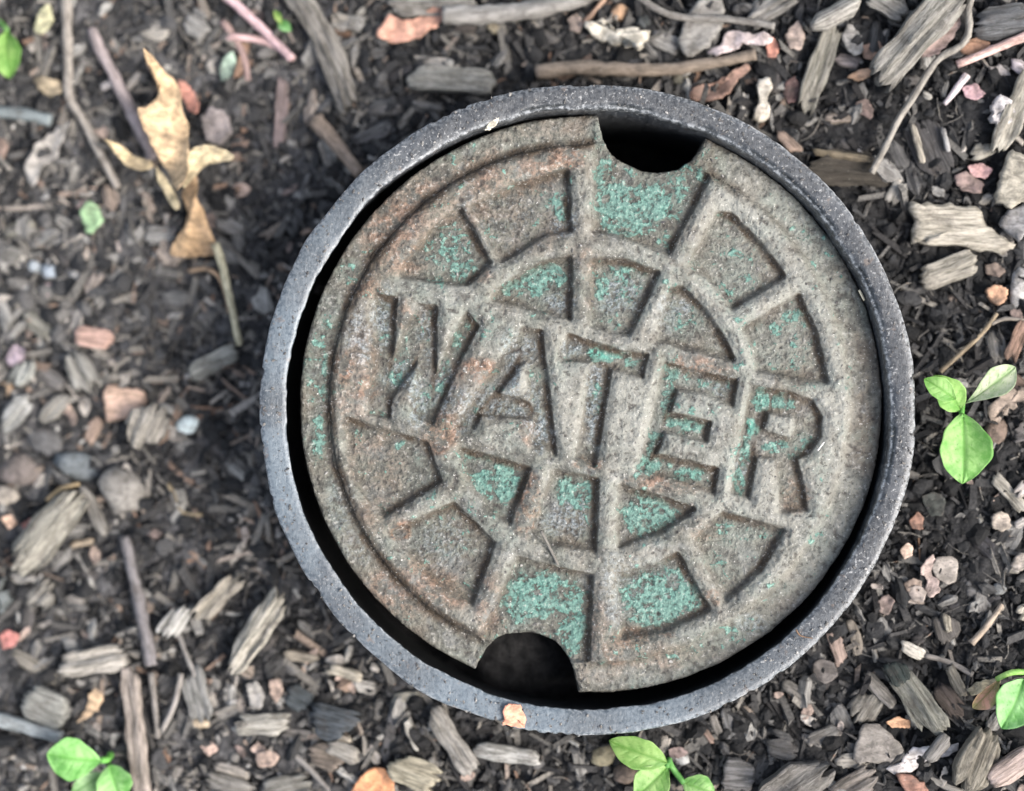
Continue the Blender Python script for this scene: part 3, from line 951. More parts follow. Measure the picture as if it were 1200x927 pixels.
# green blades of the seedlings
def blade(parent, u0, v0, u1, v1, wpx, z0, z1, col, name="leaf", widest=0.5, cup=0.16, arch=0.10, notch=0.0, twist=0.0, label=None):
    p0, p1 = at(u0, v0, z0), at(u1, v1, z1)
    k = (D - p1.z) / (D * S)
    L, W = (p1 - p0).length, wpx * k
    nL, nW = 34, 21
    rnd = random.Random(nseed())
    ph = rnd.uniform(0, 6)
    verts, vein = [], []
    for i in range(nL):
        t = i / (nL - 1)
        # outline: rounded egg shape whose widest place is movable
        e = math.log(0.5) / math.log(widest)
        q = t ** e
        wid = (max(0.0, math.sin(math.pi * q))) ** 0.72
        wid = max(wid, 0.03)
        for j in range(nW):
            s = j / (nW - 1) * 2 - 1
            y = s * wid * W / 2 * (1 + 0.03 * math.sin(9 * t + ph + s) + 0.025 * math.sin(23 * t + 2 * ph + 2 * s))
            x = t * L - notch * L * (1 - abs(s)) * max(0, t - .8) * 2
            vl = abs(((t * 5.5 - abs(s) * 1.1) % 1.0) - 0.5)
            ve = max(max(0, 1 - abs(s) * 7), 0.8 * max(0, 1 - vl * 9) * (1 - abs(s) ** 2))
            zc = cup * W * (s * s) * wid - 0.03 * W * ve + arch * L * (math.sin(math.pi * t)) + 0.02 * W * math.sin(7 * t + 3 * s + ph) + twist * W * s * t
            verts.append((x, y, zc))
            vein.append(ve)
    n = len(verts)
    verts += [(a, b, c - 0.00022) for a, b, c in verts]
    vein += vein
    f = []
    for i in range(nL - 1):
        for j in range(nW - 1):
            a = i * nW + j
            f.append((a, a + nW, a + nW + 1, a + 1))
    top = len(f)
    f += [tuple(n + q for q in reversed(x)) for x in f]
    for i in range(nL - 1):
        a, b = i * nW, (i + 1) * nW
        f.append((a, n + a, n + b, b))
        a, b = i * nW + nW - 1, (i + 1) * nW + nW - 1
        f.append((a, b, n + b, n + a))
    o = mesh_obj(name, verts, f, MAT_GREEN)
    attr(o, "vein", np.array(vein))
    m = frame_from(p0, p1)
    o.rotation_euler = m.to_euler()
    o.location = p0 - parent.location
    o.parent = parent
    set_col(o, col, 0.03)
    if label:
        o['label'] = label
    for q in (.3, .6, .9):
        c = p0.lerp(p1, q)
        OCC.append((c.x, c.y, W * .3))
    return o

def holder(name, u, v, label, cat, lift=0.0):
    e = bpy.data.objects.new(name, None)
    COL.objects.link(e)
    e.empty_display_size = 0.004
    e.location = to_ground(u, v, lift)
    return tag(e, label, cat)

def stem(parent, pts, zs, w0, w1, col, name="stem"):
    return T(pts, w0, w1, col, name=name, parent=parent, zs=zs, mat=MAT_GREEN, rough=0.05)

# ------------------------------------------------------------------ pieces placed one by one, from the photograph
# ---- top left
s = holder("seedling", 8, 40, "bright green seedling leaf cut off by the left edge near the top left corner", "seedling")
zb = s.location.z
blade(s, 8, 36, 11, 92, 36, zb + .006, zb + .008, (112, 154, 70), widest=.55)
stem(s, [(8, 36), (4, 30), (-6, 22)], [zb + .006, zb + .004, zb], 6, 6, (120, 170, 90))
F([(52, 12), (63, 8), (66, 28), (56, 43), (43, 40), (44, 26)], (178, 172, 120), "pale yellow leaf scrap beside the top of the long bent stick", curl=.3)
T([(80, -12), (82, 40), (83, 84), (84, 116), (100, 142), (124, 190), (141, 222)], 13, 9, (142, 132, 116), "long bent stick running down from the top edge at the far left", name="stick", cat="stick", lift=.002)
F([(41, 94), (52, 92), (74, 98), (76, 110), (62, 116), (48, 107)], (158, 138, 100), "small tan leaf scrap just left of the long bent stick", curl=.3)
T([(-10, 132), (25, 135), (63, 143)], 15, 15, (110, 116, 116), "short blue grey stick cut off by the left edge below the seedling", name="stick", cat="stick")
F([(90, 142), (80, 148), (58, 160), (42, 176), (34, 196), (36, 216), (46, 222), (50, 200), (70, 186), (78, 166)], (150, 142, 128), "curled grey bark strip under the bend of the long stick", name="bark_strip", cat="bark", curl=.5, axis=60, bump=.15)
T([(111, 36), (120, 60), (135, 88), (152, 124), (168, 156), (184, 188)], 12, 15, (146, 130, 122), "pinkish grey knobbly twig pointing at the withered tan leaf", lift=.002)
T([(140, 96), (130, 100), (121, 104)], 10, 9, (150, 142, 134), "short stub on the left side of the knobbly pinkish twig")

wl = holder("withered_leaf", 205, 180, "large crumpled tan leaf with curled lobes and a long stalk", "dry leaf", .002)
zw = wl.location.z
F([(177, 64), (190, 72), (194, 84), (208, 94), (214, 112), (221, 142), (227, 172), (228, 200), (228, 226), (216, 232), (200, 204), (186, 182), (172, 152), (167, 132), (186, 126), (190, 106), (184, 84)], (196, 160, 106), name="blade", fold=.55, curl=.6, axis=70, bump=.3, jag=.05, z=zw + .005, parent=wl, n=44, th=.0003)
F([(226, 180), (248, 172), (268, 178), (280, 188), (262, 192), (244, 194), (230, 206), (222, 226), (216, 218), (218, 196)], (206, 184, 132), name="lobe", fold=.5, curl=.7, axis=20, bump=.16, jag=.04, z=zw + .006, parent=wl)
F([(128, 166), (146, 172), (158, 184), (180, 190), (186, 200), (166, 202), (150, 196), (138, 182)], (196, 168, 112), name="lobe", jag=.04, curl=.6, axis=25, bump=.12, z=zw + .003, parent=wl)
F([(186, 196), (196, 208), (206, 226), (216, 244), (210, 250), (200, 238), (188, 214)], (180, 160, 112), name="lobe", jag=.04, curl=.6, axis=60, bump=.1, z=zw + .003, parent=wl)
F([(214, 196), (232, 206), (234, 232), (244, 258), (256, 288), (254, 300), (236, 298), (218, 303), (196, 300), (200, 288), (216, 276), (222, 252), (214, 230)], (182, 142, 88), name="lobe", fold=-.6, curl=.5, axis=75, bump=.3, jag=.05, z=zw + .004, parent=wl, n=40)
T([(252, 286), (260, 308), (267, 340), (274, 372), (281, 404)], 10, 8, (186, 174, 130), name="stalk", parent=wl, zs=[zw + .006, zw + .007, zw + .007, zw + .006, zw + .004])
T([(222, 318), (240, 315), (256, 324), (266, 350), (268, 366)], 6, 5, (150, 120, 84), name="stalk", parent=wl, zs=[zw + .003, zw + .005, zw + .006, zw + .005, zw + .003])
F([(212, 96), (222, 100), (238, 124), (236, 138), (224, 132), (214, 112)], (176, 110, 84), "rust red leaf scrap against the top of the withered tan leaf", curl=.5, axis=60)
F([(236, 140), (250, 128), (268, 134), (276, 158), (262, 174), (244, 166)], (124, 112, 104), "rounded brown grey bark flake right of the withered tan leaf", name="bark_flake", cat="bark", curl=.3, th=.0012)
F([(258, 82), (266, 68), (276, 62), (280, 78), (272, 94), (262, 98)], (142, 158, 142), "pale mint green leaf scrap among pinkish twigs near the top", curl=.4)
T([(255, -12), (284, 14), (316, 44), (344, 72)], 12, 10, (190, 152, 148), "pink forked twig slanting down from the top edge", lift=.003)
T([(268, 46), (300, 48), (328, 58), (346, 72)], 9, 8, (186, 146, 136), "pink side twig lying level into the end of the slanting pink twig", lift=.002)
T([(262, 26), (276, 46), (286, 66), (292, 96)], 9, 8, (150, 120, 108), "thin brownish pink twig hanging below the slanting pink twig")
C(342, -12, 412, 136, 30, (124, 117, 104), "long grey brown chip slanting down from the top edge left of the rim", bend=.06, lift=.002, th=.3)
C(333, 92, 328, 176, 15, (132, 112, 104), "thin upright pinkish chip left of the long slanting chip")
T([(371, 142), (388, 162), (404, 182), (424, 206)], 20, 13, (146, 124, 100), "tan stick with a pale blunt head left of the rim", name="stick", cat="stick", lift=.002)
s = holder("seedling", 330, 25, "tiny green sprout near the top beside the long slanting chip", "seedling")
zb = s.location.z
blade(s, 322, 12, 330, 28, 8, zb + .003, zb + .004, (136, 165, 84))
blade(s, 326, 26, 341, 36, 13, zb + .003, zb + .004, (116, 165, 98))
F([(440, 46), (452, 20), (460, 17), (468, 27), (482, 28), (496, 18), (510, 9), (523, 14), (524, 24), (506, 40), (484, 50), (458, 53)], (198, 138, 104), "curled orange tan leaf below the long grey branch at the top", curl=.5, axis=-20, bump=.16, lift=.002)
C(454, 8, 560, 12, 26, (122, 116, 104), "thick grey chip lying along the top edge above the orange tan leaf", lift=.001)
T([(520, 22), (580, 20), (640, 12), (700, -8)], 24, 22, (132, 127, 116), "thick grey branch running off the top edge above the rim", name="stick", cat="stick", lift=.002)
C(478, 92, 582, 100, 30, (136, 132, 118), "flat pale grey chip just above the upper left of the rim", lift=.001, rough=.8)
C(414, 166, 462, 150, 15, (104, 100, 94), "small dark grey chip outside the upper left of the rim")
C(430, 132, 472, 128, 14, (112, 106, 98), "small level grey chip between the tan stick and the rim")
C(530, 30, 562, 32, 18, (64, 58, 52), "short dark chip below the thick grey branch")
B(580, 32, 9, 8, 0, (158, 144, 110), "small tan pebble under the thick grey branch above the rim")
# ---- top middle
F([(684, 34), (697, 24), (714, 32), (722, 38), (744, 38), (765, 42), (760, 54), (748, 64), (730, 54), (704, 52)], (182, 172, 148), "chunky pale tan bark flake above the rim near the top", name="bark_flake", cat="bark", th=.0022, curl=.1, bump=.12, jag=.25, lift=.002)
T([(683, 30), (697, 14), (716, -10)], 7, 6, (156, 122, 92), "thin orange brown twig above the pale tan bark flake")
B(727, 15, 12, 10, 0, (174, 132, 88), "round orange tan pebble above the pale tan bark flake")
F([(664, 24), (676, 18), (684, 30), (678, 42), (668, 38)], (142, 122, 104), "small brownish flake left of the pale tan bark flake", curl=.2)
F([(792, 48), (802, 24), (824, -6), (838, -4), (848, 16), (844, 40), (826, 62), (806, 72), (796, 62)], (122, 117, 106), "broad grey bark slab standing between twigs above the rim", name="bark_flake", cat="bark", th=.002, curl=.15, bump=.06)
T([(738, -6), (770, 16), (800, 25), (850, 27), (905, 35)], 9, 8, (124, 118, 106), "thin grey twig lying level across the broad grey bark slab", lift=.004)
T([(628, 88), (670, 82), (724, 84), (780, 84), (836, 76), (884, 66)], 19, 13, (122, 106, 86), "brown stick lying level just above the top of the rim", name="stick", cat="stick", lift=.002)
F([(824, 62), (840, 56), (852, 40), (862, 36), (876, 44), (896, 44), (906, 54), (890, 58), (870, 54), (850, 66), (834, 70)], (194, 172, 160), "curled pinkish white bark strip above the brown stick", name="bark_strip", cat="bark", curl=.4, axis=-15, bump=.15, lift=.003)
F([(804, 118), (812, 104), (838, 98), (856, 88), (874, 76), (878, 86), (862, 98), (854, 112), (832, 122)], (138, 102, 80), "crumpled reddish brown leaf right of the level brown stick", curl=.4, axis=30, bump=.2)
F([(884, 98), (898, 92), (904, 102), (896, 116), (900, 140), (892, 146), (878, 142), (886, 122)], (188, 176, 152), "pale bone shaped bark piece by the top right of the rim", name="bark_flake", cat="bark", th=.003, curl=-.2, bump=.05)
B(797, 94, 12, 9, 20, (112, 106, 84), "olive grey pebble under the level brown stick")
C(745, 22, 760, 38, 22, (70, 72, 72), "small dark slate chip right of the orange tan pebble")
C(872, 26, 936, -10, 30, (118, 113, 103), "broad grey chip leaning at the top edge right of the bark slab")
# ---- top right
C(944, 40, 1003, 8, 24, (142, 136, 122), "stubby pale grey stick with rounded ends near the top right", name="wood_chip", rounded=.6, taper=(.35, .35), rough=.4, lift=.004, th=.6)
C(976, 30, 938, 134, 26, (118, 113, 98), "upright grey split chip beneath the stubby pale stick", lift=.001)
C(1016, 104, 1122, -14, 42, (124, 119, 106), "largest grey split stick slanting to the top edge at upper right", lift=.004, th=.4)
C(1010, -8, 1062, 22, 30, (140, 134, 120), "grey chip tucked behind the largest split stick at the top edge", lift=.001)
F([(1074, 72), (1084, 46), (1100, 28), (1118, 16), (1122, 30), (1112, 50), (1096, 66)], (186, 154, 136), "pale pinkish leaf right of the largest split stick", curl=.3, axis=50, lift=.003)
T([(1136, -8), (1128, 16), (1129, 40), (1120, 58), (1096, 72), (1080, 92), (1062, 122), (1048, 142), (1036, 168), (1016, 206)], 9, 8, (128, 121, 106), "long wavy grey twig at upper right reaching towards the rim", lift=.005)
C(1132, 34, 1206, 24, 36, (84, 84, 82), "dark grey speckled chip at the right edge near the top", rounded=.6, lift=.001)
T([(1116, 80), (1150, 66), (1206, 42)], 10, 11, (196, 154, 136), "smooth pink twig running off the right edge near the top", lift=.004)
T([(1104, 124), (1118, 106), (1130, 90)], 6, 10, (204, 186, 178), "short pale pink stub below the smooth pink twig", lift=.002)
F([(1122, 52), (1140, 46), (1158, 54), (1154, 66), (1134, 68), (1122, 64)], (160, 114, 78), "orange brown leaf scrap behind the smooth pink twig", curl=.3)
F([(984, 44), (992, 30), (1006, 42), (1010, 62), (1000, 70), (988, 58)], (148, 142, 130), "pale grey bark flake left of the largest split stick", name="bark_flake", cat="bark", th=.001)
F([(1008, 56), (1028, 50), (1034, 62), (1018, 74), (1010, 70)], (164, 124, 92), "tan orange leaf scrap tucked under the largest split stick", curl=.3)
F([(990, 92), (1004, 84), (1020, 82), (1018, 92), (1004, 98)], (192, 146, 102), "light orange sliver of leaf left of the foot of the largest split stick", curl=.3)
C(974, 70, 1010, 76, 14, (142, 128, 118), "small pinkish grey chip level beside the upright split chip")
F([(918, 98), (930, 92), (936, 106), (932, 122), (922, 124), (916, 112)], (84, 56, 50), "dark maroon leaf scrap left of the upright split chip", curl=.3)
F([(896, 54), (904, 46), (912, 58), (908, 70), (898, 70)], (178, 112, 84), "small brick orange leaf scrap right of the pinkish white bark strip", curl=.4)
F([(924, 34), (934, 26), (942, 46), (936, 62), (922, 60), (918, 46)], (156, 134, 116), "tan bark flake hanging left of the stubby pale stick", name="bark_flake", cat="bark", th=.001)
C(962, 142, 996, 138, 14, (124, 110, 94), "small level brown chip below the upright split chip")
F([(1000, 122), (1014, 118), (1022, 132), (1018, 144), (1006, 136)], (112, 90, 78), "brown leaf flake beneath the foot of the largest split stick", curl=.4)
C(908, 156, 934, 182, 14, (136, 112, 92), "small tan chip touching the outside of the upper right rim", lift=.002)
C(1072, 140, 1102, 208, 42, (66, 63, 60), "flat dark striped slab of rotting wood right of the wavy twig", rough=.6, th=.15)
C(1066, 148, 1078, 194, 8, (142, 132, 112), "thin pale splinter along the left side of the dark striped slab", lift=.002)
C(1100, 150, 1108, 182, 6, (150, 146, 138), "thin whitish splinter on the dark striped slab", lift=.002)
C(940, 196, 1042, 200, 44, (58, 52, 42), "long dark half buried piece of wood outside the upper right rim", th=.15)
C(948, 180, 1020, 190, 9, (112, 98, 72), "thin golden brown strip on the dark half buried wood", lift=.002)
C(1162, 184, 1204, 84, 26, (150, 142, 122), "long tan split chip standing along the right edge near the top", lift=.003)
F([(1160, 238), (1166, 206), (1178, 178), (1192, 182), (1206, 196), (1204, 236), (1180, 246)], (152, 142, 118), "blocky tan piece of bark at the right edge", name="bark_flake", cat="bark", th=.004, curl=.05, bump=.04, lift=.003)
F([(1158, 126), (1164, 114), (1178, 118), (1186, 134), (1178, 148), (1162, 152), (1156, 142)], (166, 158, 150), "pale crumbly lump left of the long tan split chip", name="bark_flake", cat="bark", th=.003, bump=.15, jag=.3)
F([(1130, 196), (1146, 192), (1160, 200), (1152, 212), (1136, 208)], (186, 136, 124), "pink leaf scrap left of the blocky tan bark", curl=.4)
C(1134, 184, 1162, 172, 18, (146, 138, 118), "small tan chip above the pink leaf scrap")
F([(1114, 208), (1128, 202), (1150, 216), (1146, 230), (1122, 224)], (126, 102, 90), "brown leaf flake below the pink leaf scrap", curl=.3)
F([(1124, 104), (1140, 100), (1152, 112), (1142, 120), (1128, 116)], (172, 130, 128), "dusky pink leaf scrap below the smooth pink twig", curl=.3)
C(1002, 172, 1018, 188, 7, (190, 178, 162), "tiny whitish splinter between the wavy twig and the half buried wood")
C(1040, 200, 1056, 216, 8, (158, 148, 132), "tiny pale splinter right of the lower end of the wavy twig")
C(1160, 76, 1178, 96, 16, (166, 156, 146), "small pale lump beneath the smooth pink twig")
C(1180, 72, 1200, 84, 14, (178, 164, 160), "small whitish chip at the right edge under the smooth pink twig")
# ---- right
F([(1060, 239), (1100, 240), (1141, 244), (1156, 270), (1188, 290), (1166, 299), (1120, 289), (1064, 286), (1068, 262)], (158, 148, 126), "wide pale split wood chip with open grain right of the rim", name="wood_chip", cat="wood chip", mat=MAT_WOOD, th=.0032, curl=.02, bump=.025, jag=.08, lift=.002, n=40)
C(1074, 330, 1142, 304, 31, (138, 130, 112), "blunt grey wood block below the wide pale split chip", rough=.35, rounded=.15, th=.4, lift=.001)
F([(1164, 264), (1176, 248), (1206, 236), (1206, 268), (1188, 286)], (126, 122, 116), "grey stony chip at the right edge above the wide pale chip", name="bark_flake", cat="bark", th=.003)
F([(1150, 340), (1162, 334), (1178, 340), (1174, 354), (1164, 360), (1154, 352)], (182, 132, 88), "bright orange tan scrap right of the blunt wood block", name="bark_flake", cat="bark", th=.002)
F([(1150, 312), (1164, 308), (1176, 318), (1168, 326), (1152, 322)], (104, 86, 70), "brown scrap just right of the blunt wood block", curl=.3)
B(1115, 350, 6, 5, 0, (142, 122, 102), "tiny tan crumb below the blunt wood block")
B(1192, 338, 12, 26, 10, (168, 162, 150), "rough whitish lump at the right edge above the reddish stick", lump=.5)
T([(1098, 436), (1120, 416), (1146, 392), (1164, 368)], 6, 5, (142, 122, 88), "thin tan twig rising behind the two leaved seedling", lift=.003)
T([(1158, 380), (1174, 374), (1196, 376)], 5, 4, (136, 124, 106), "fine grey tan rootlet off the top of the thin tan twig", lift=.003)
C(1176, 426, 1198, 374, 17, (142, 108, 84), "reddish brown chip behind the right leaf of the seedling", lift=.002)
F([(1160, 470), (1176, 458), (1206, 454), (1206, 474), (1186, 474), (1172, 486), (1164, 496), (1156, 490)], (142, 122, 100), "brown eaten leaf with holes at the right edge below the seedling", curl=.3, jag=.3)
B(1165, 506, 13, 17, 0, (114, 94, 76), "round brown pebble right of the big seedling leaf", lump=.3)
C(1182, 506, 1206, 502, 26, (92, 86, 80), "dark striped chip at the right edge beside the round brown pebble")
C(1186, 582, 1206, 564, 20, (192, 178, 160), "bright cream chip cut off by the right edge", lift=.002)
C(1160, 556, 1200, 600, 15, (142, 134, 116), "slim tan grey chip slanting below the cream chip", lift=.001)
F([(1158, 604), (1168, 598), (1178, 602), (1182, 616), (1172, 622), (1160, 618)], (156, 140, 118), "pale tan chip with dark stripes below the slim slanting chip", name="bark_flake", cat="bark", th=.001)
C(1186, 622, 1206, 612, 20, (170, 160, 146), "whitish chip at the right edge below the cream chip")
F([(1076, 580), (1092, 574), (1106, 584), (1102, 604), (1086, 604)], (46, 48, 44), "dark greenish black leaf below the big seedling leaf", curl=.4)
F([(1052, 644), (1060, 634), (1068, 640), (1066, 650), (1056, 654)], (176, 146, 120), "small light tan scrap outside the lower right rim", curl=.4, bump=.08, jag=.1)
F([(1062, 610), (1072, 598), (1080, 606), (1078, 620), (1066, 618)], (128, 88, 64), "small chestnut leaf scrap outside the right side of the rim", curl=.4)
T([(1074, 618), (1076, 640), (1077, 662)], 2.5, 2, (118, 86, 56), "hair thin brown root under the chestnut leaf scrap")
F([(1073, 668), (1080, 658), (1088, 648), (1094, 652), (1086, 668), (1096, 678), (1098, 692), (1086, 700), (1080, 690), (1084, 676)], (158, 134, 118), "curled pinkish tan leaf left of the round grey leaf", curl=.5, axis=60)
F([(1088, 664), (1094, 652), (1112, 650), (1120, 656), (1118, 680), (1108, 684), (1094, 676)], (146, 134, 118), "rounded grey tan leaf lying flat right of the lower rim", curl=.12, bump=.05, jag=.06)
F([(1056, 682), (1066, 676), (1078, 680), (1076, 692), (1060, 692)], (118, 98, 80), "brown flake left of the curled pinkish tan leaf", curl=.3)
F([(1180, 662), (1190, 646), (1204, 646), (1204, 662), (1190, 668)], (150, 136, 118), "tan chip at the right edge level with the round grey leaf", name="bark_flake", cat="bark", th=.001)
B(1170, 689, 9, 8, 0, (112, 112, 106), "grey green pebble right of the rounded grey tan leaf")
C(1048, 694, 1084, 704, 14, (156, 140, 124), "pale tan chip below the brown flake outside the lower right rim")
F([(1060, 688), (1072, 684), (1084, 692), (1080, 704), (1066, 702)], (130, 116, 102), "small dull flake under the curled pinkish tan leaf", curl=.2)
C(1168, 720, 1172, 706, 8, (150, 138, 118), "tiny tan splinter at the top of the frayed twig")
C(1188, 722, 1206, 710, 16, (172, 160, 136), "frayed cream chip at the right edge", rough=1.6)
C(1102, 718, 1112, 752, 30, (84, 78, 70), "dark striped chip below the rounded grey tan leaf", rough=.7)
C(1104, 716, 1108, 740, 9, (142, 132, 110), "pale strip on the dark striped chip", lift=.002)
T([(1134, 752), (1150, 734), (1170, 706)], 9, 6, (156, 136, 110), "frayed tan twig at lower right", lift=.003)
# seedling right of the rim
s = holder("seedling", 1128, 482, "green seedling with one big hanging leaf right of the rim", "seedling", .001)
zb = s.location.z
blade(s, 1128, 484, 1128, 567, 62, zb + .008, zb + .010, (120, 167, 86), widest=.52, label="big hanging leaf")
blade(s, 1126, 480, 1094, 440, 36, zb + .008, zb + .010, (116, 161, 76), widest=.45)
blade(s, 1120, 468, 1083, 444, 26, zb + .010, zb + .011, (114, 159, 79), widest=.55)
blade(s, 1130, 474, 1190, 430, 34, zb + .008, zb + .011, (148, 165, 124), widest=.68, cup=.25, label="paler leaf")
stem(s, [(1127, 490), (1127, 480), (1128, 472)], [zb + .008, zb + .006, zb + .001], 7, 7, (110, 176, 80))
# ---- bottom right
C(1050, 752, 1082, 768, 14, (188, 178, 156), "pale cream chip above the green stained striped stick", lift=.002)
C(1040, 772, 1096, 858, 34, (108, 106, 92), "thick striped grey stick with a dark stained upper end at lower right", lift=.003, th=.4)
C(1038, 770, 1054, 798, 26, (40, 46, 44), "dark green black piece of wood lying over the top of the thick striped stick", lift=.0055, rough=.8, th=.2)
C(1008, 786, 1046, 826, 16, (106, 100, 90), "slim grey chip left of the thick striped stick", lift=.002)
C(998, 846, 1028, 802, 34, (100, 95, 84), "broad grey chip under the slim grey chip")
F([(996, 884), (1004, 862), (1004, 848), (1026, 842), (1040, 858), (1058, 876), (1044, 891), (1018, 890), (1000, 892)], (124, 115, 102), "smooth grey leaf like a flat stone at the lower right", th=.0008, curl=.08, bump=.04, lift=.003)
F([(1034, 844), (1048, 837), (1064, 842), (1062, 850), (1042, 850)], (198, 142, 90), "small orange leaf scrap at the foot of the thick striped stick", curl=.4, lift=.003)
F([(1034, 898), (1052, 892), (1056, 884), (1068, 874), (1084, 870), (1092, 874), (1112, 868), (1123, 866), (1118, 878), (1100, 884), (1080, 892), (1068, 902), (1044, 904)], (184, 174, 164), "twisted whitish leaf at the lower right", curl=.4, axis=-20, bump=.12, lift=.002)
C(1079, 886, 1104, 856, 17, (112, 107, 98), "short grey chip lying across the twisted whitish leaf", rounded=.5, lift=.005, rough=.5)
F([(1046, 902), (1064, 904), (1080, 914), (1088, 930), (1064, 932), (1054, 918)], (140, 94, 70), "rust brown bark flake under the twisted whitish leaf", name="bark_flake", cat="bark", th=.002)
C(1154, 848, 1122, 922, 42, (118, 110, 92), "large striped olive grey chip at the bottom right", lift=.003)
C(1152, 912, 1206, 876, 28, (156, 134, 118), "pinkish tan rounded chip in the bottom right corner", rounded=.5, lift=.003, rough=.7)
C(1096, 800, 1126, 840, 24, (84, 72, 62), "dark brown striped chip right of the thick striped stick", rough=.8)
C(1106, 776, 1124, 814, 13, (122, 112, 92), "short tan grey chip above the dark brown striped chip", lift=.003)
T([(1080, 766), (1104, 772), (1136, 788)], 6, 7, (128, 118, 104), "thin stick from the pale cream chip towards the yellowing leaf", lift=.003)
s = holder("seedling", 1176, 800, "seedling at the right edge with one green and one yellowing leaf", "seedling", .001)
zb = s.location.z
blade(s, 1200, 796, 1174, 854, 52, zb + .009, zb + .012, (118, 170, 98), widest=.5, label="large green leaf")
blade(s, 1172, 796, 1140, 830, 22, zb + .007, zb + .006, (194, 161, 96), widest=.6, cup=.5, label="yellowing leaf")
stem(s, [(1206, 788), (1186, 788), (1168, 796)], [zb + .008, zb + .009, zb + .007], 7, 7, (150, 190, 100))
F([(1126, 806), (1140, 796), (1164, 790), (1168, 796), (1150, 806), (1136, 812)], (142, 130, 96), "dry olive tan leaf curled beside the yellowing leaf", curl=.6, axis=-25, lift=.004)
C(898, 936, 966, 888, 46, (104, 99, 90), "wide grey chip with torn end near the bottom edge", lift=.002, rough=1.4)
C(892, 866, 936, 876, 32, (74, 72, 68), "dark striped chip outside the lower right rim")
C(972, 934, 1026, 904, 30, (112, 103, 92), "rough grey brown chip at the bottom edge left of the rust brown flake")
T([(1072, 904), (1100, 916), (1136, 932)], 9, 9, (116, 110, 98), "grey stick running off the bottom edge", name="stick", cat="stick")
C(974, 738, 986, 778, 17, (134, 112, 96), "brown tan chip tucked close to the lower right rim")
C(994, 724, 1004, 770, 12, (128, 116, 98), "slim curved tan chip beside the brown tan chip near the rim", bend=.06)
F([(950, 776), (962, 770), (976, 774), (980, 790), (966, 800), (952, 794)], (92, 84, 76), "dull brown flake below the lower right rim", curl=.2)
C(914, 798, 946, 818, 14, (110, 104, 94), "slim grey chip pointing away from the lower right rim")
F([(846, 898), (852, 884), (868, 888), (884, 898), (880, 922), (862, 924), (844, 918)], (104, 100, 94), "square grey chip with fine stripes below the rim", name="wood_chip", cat="wood chip", mat=MAT_WOOD, th=.002, curl=.03, bump=.04, lift=.002)
B(796, 888, 10, 8, 20, (164, 162, 152), "small whitish pebble beside the seedling below the rim")
B(706, 884, 14, 13, 0, (152, 138, 98), "yellowish pebble left of the seedling below the rim", lump=.35)
B(733, 906, 15, 13, 0, (116, 98, 80), "brown lump beneath the seedling below the rim", lump=.3)
F([(782, 876), (796, 872), (806, 880), (796, 886), (784, 884)], (124, 102, 92), "small pinkish brown flake right of the seedling below the rim", curl=.3)
s = holder("seedling", 783, 900, "green seedling growing out from under the bottom of the rim", "seedling", .001)
zb = s.location.z
blade(s, 782, 894, 714, 868, 38, zb + .008, zb + .009, (109, 147, 70), widest=.52)
blade(s, 783, 898, 744, 934, 44, zb + .007, zb + .009, (116, 156, 81), widest=.55)
blade(s, 800, 916, 838, 930, 34, zb + .006, zb + .007, (120, 162, 89), widest=.5)
stem(s, [(784, 890), (788, 900), (802, 918)], [zb + .008, zb + .005, zb + .006], 7, 7, (84, 140, 64))
stem(s, [(782, 894), (780, 904), (778, 912)], [zb + .008, zb + .004, zb], 7, 7, (84, 140, 64))
# ---- bottom middle
C(554, 874, 636, 886, 20, (152, 148, 136), "level pale grey chip below the orange scrap on the rim", lift=.002)
C(272, 786, 336, 690, 30, (158, 150, 130), "thick pale stick with a forked top at lower left of the rim", lift=.004, taper=(.3, .1), rough=1.3)
C(384, 780, 428, 792, 13, (172, 160, 134), "pale cream splinter below the left side of the rim", lift=.002)
C(332, 764, 374, 772, 12, (140, 128, 106), "thin tan chip right of the thick pale stick")
C(458, 818, 498, 812, 11, (142, 134, 112), "slim pale chip close under the lower left rim")
C(362, 836, 420, 852, 38, (66, 70, 74), "wide dark slate chip with a tan lower edge", lift=.001, th=.3)
C(366, 852, 414, 864, 8, (142, 130, 108), "thin tan strip along the lower edge of the dark slate chip", lift=.002)
C(334, 806, 366, 828, 26, (70, 74, 76), "dark bluish chip above the wide dark slate chip")
C(276, 846, 344, 846, 26, (148, 142, 126), "level pale chip left of the dark slate chip", lift=.001)
C(384, 868, 424, 886, 20, (146, 138, 122), "pale grey chip under the dark slate chip", lift=.002)
C(330, 856, 384, 862, 10, (104, 98, 90), "thin dark level chip above the thin bent twig")
C(456, 890, 518, 914, 36, (150, 140, 112), "broad tan chip right of the orange leaf at the bottom", lift=.002, rough=.9)
F([(408, 932), (424, 906), (436, 897), (450, 896), (464, 906), (464, 932)], (216, 138, 66), "bright orange leaf cut off by the bottom edge", curl=.18, axis=90, lift=.003, jag=.03, bump=.04)
C(504, 826, 556, 904, 26, (128, 122, 110), "long fibrous grey chip below the lower left rim", lift=.002, rough=1.2)
C(464, 824, 450, 892, 12, (86, 84, 82), "thin dark upright stick left of the long fibrous chip")
C(360, 876, 412, 892, 32, (118, 104, 88), "brownish block above the orange leaf at the bottom")
T([(342, 878), (362, 898), (388, 926)], 8, 6, (122, 116, 106), "thin bent twig left of the orange leaf")
C(312, 926, 368, 914, 28, (120, 116, 104), "grey chip at the bottom edge left of the thin bent twig")
C(430, 870, 446, 894, 12, (168, 156, 138), "small cream chip above the orange leaf")
F([(300, 882), (318, 876), (330, 884), (322, 896), (304, 896)], (152, 126, 104), "small pinkish tan flake left of the brownish block", curl=.2)
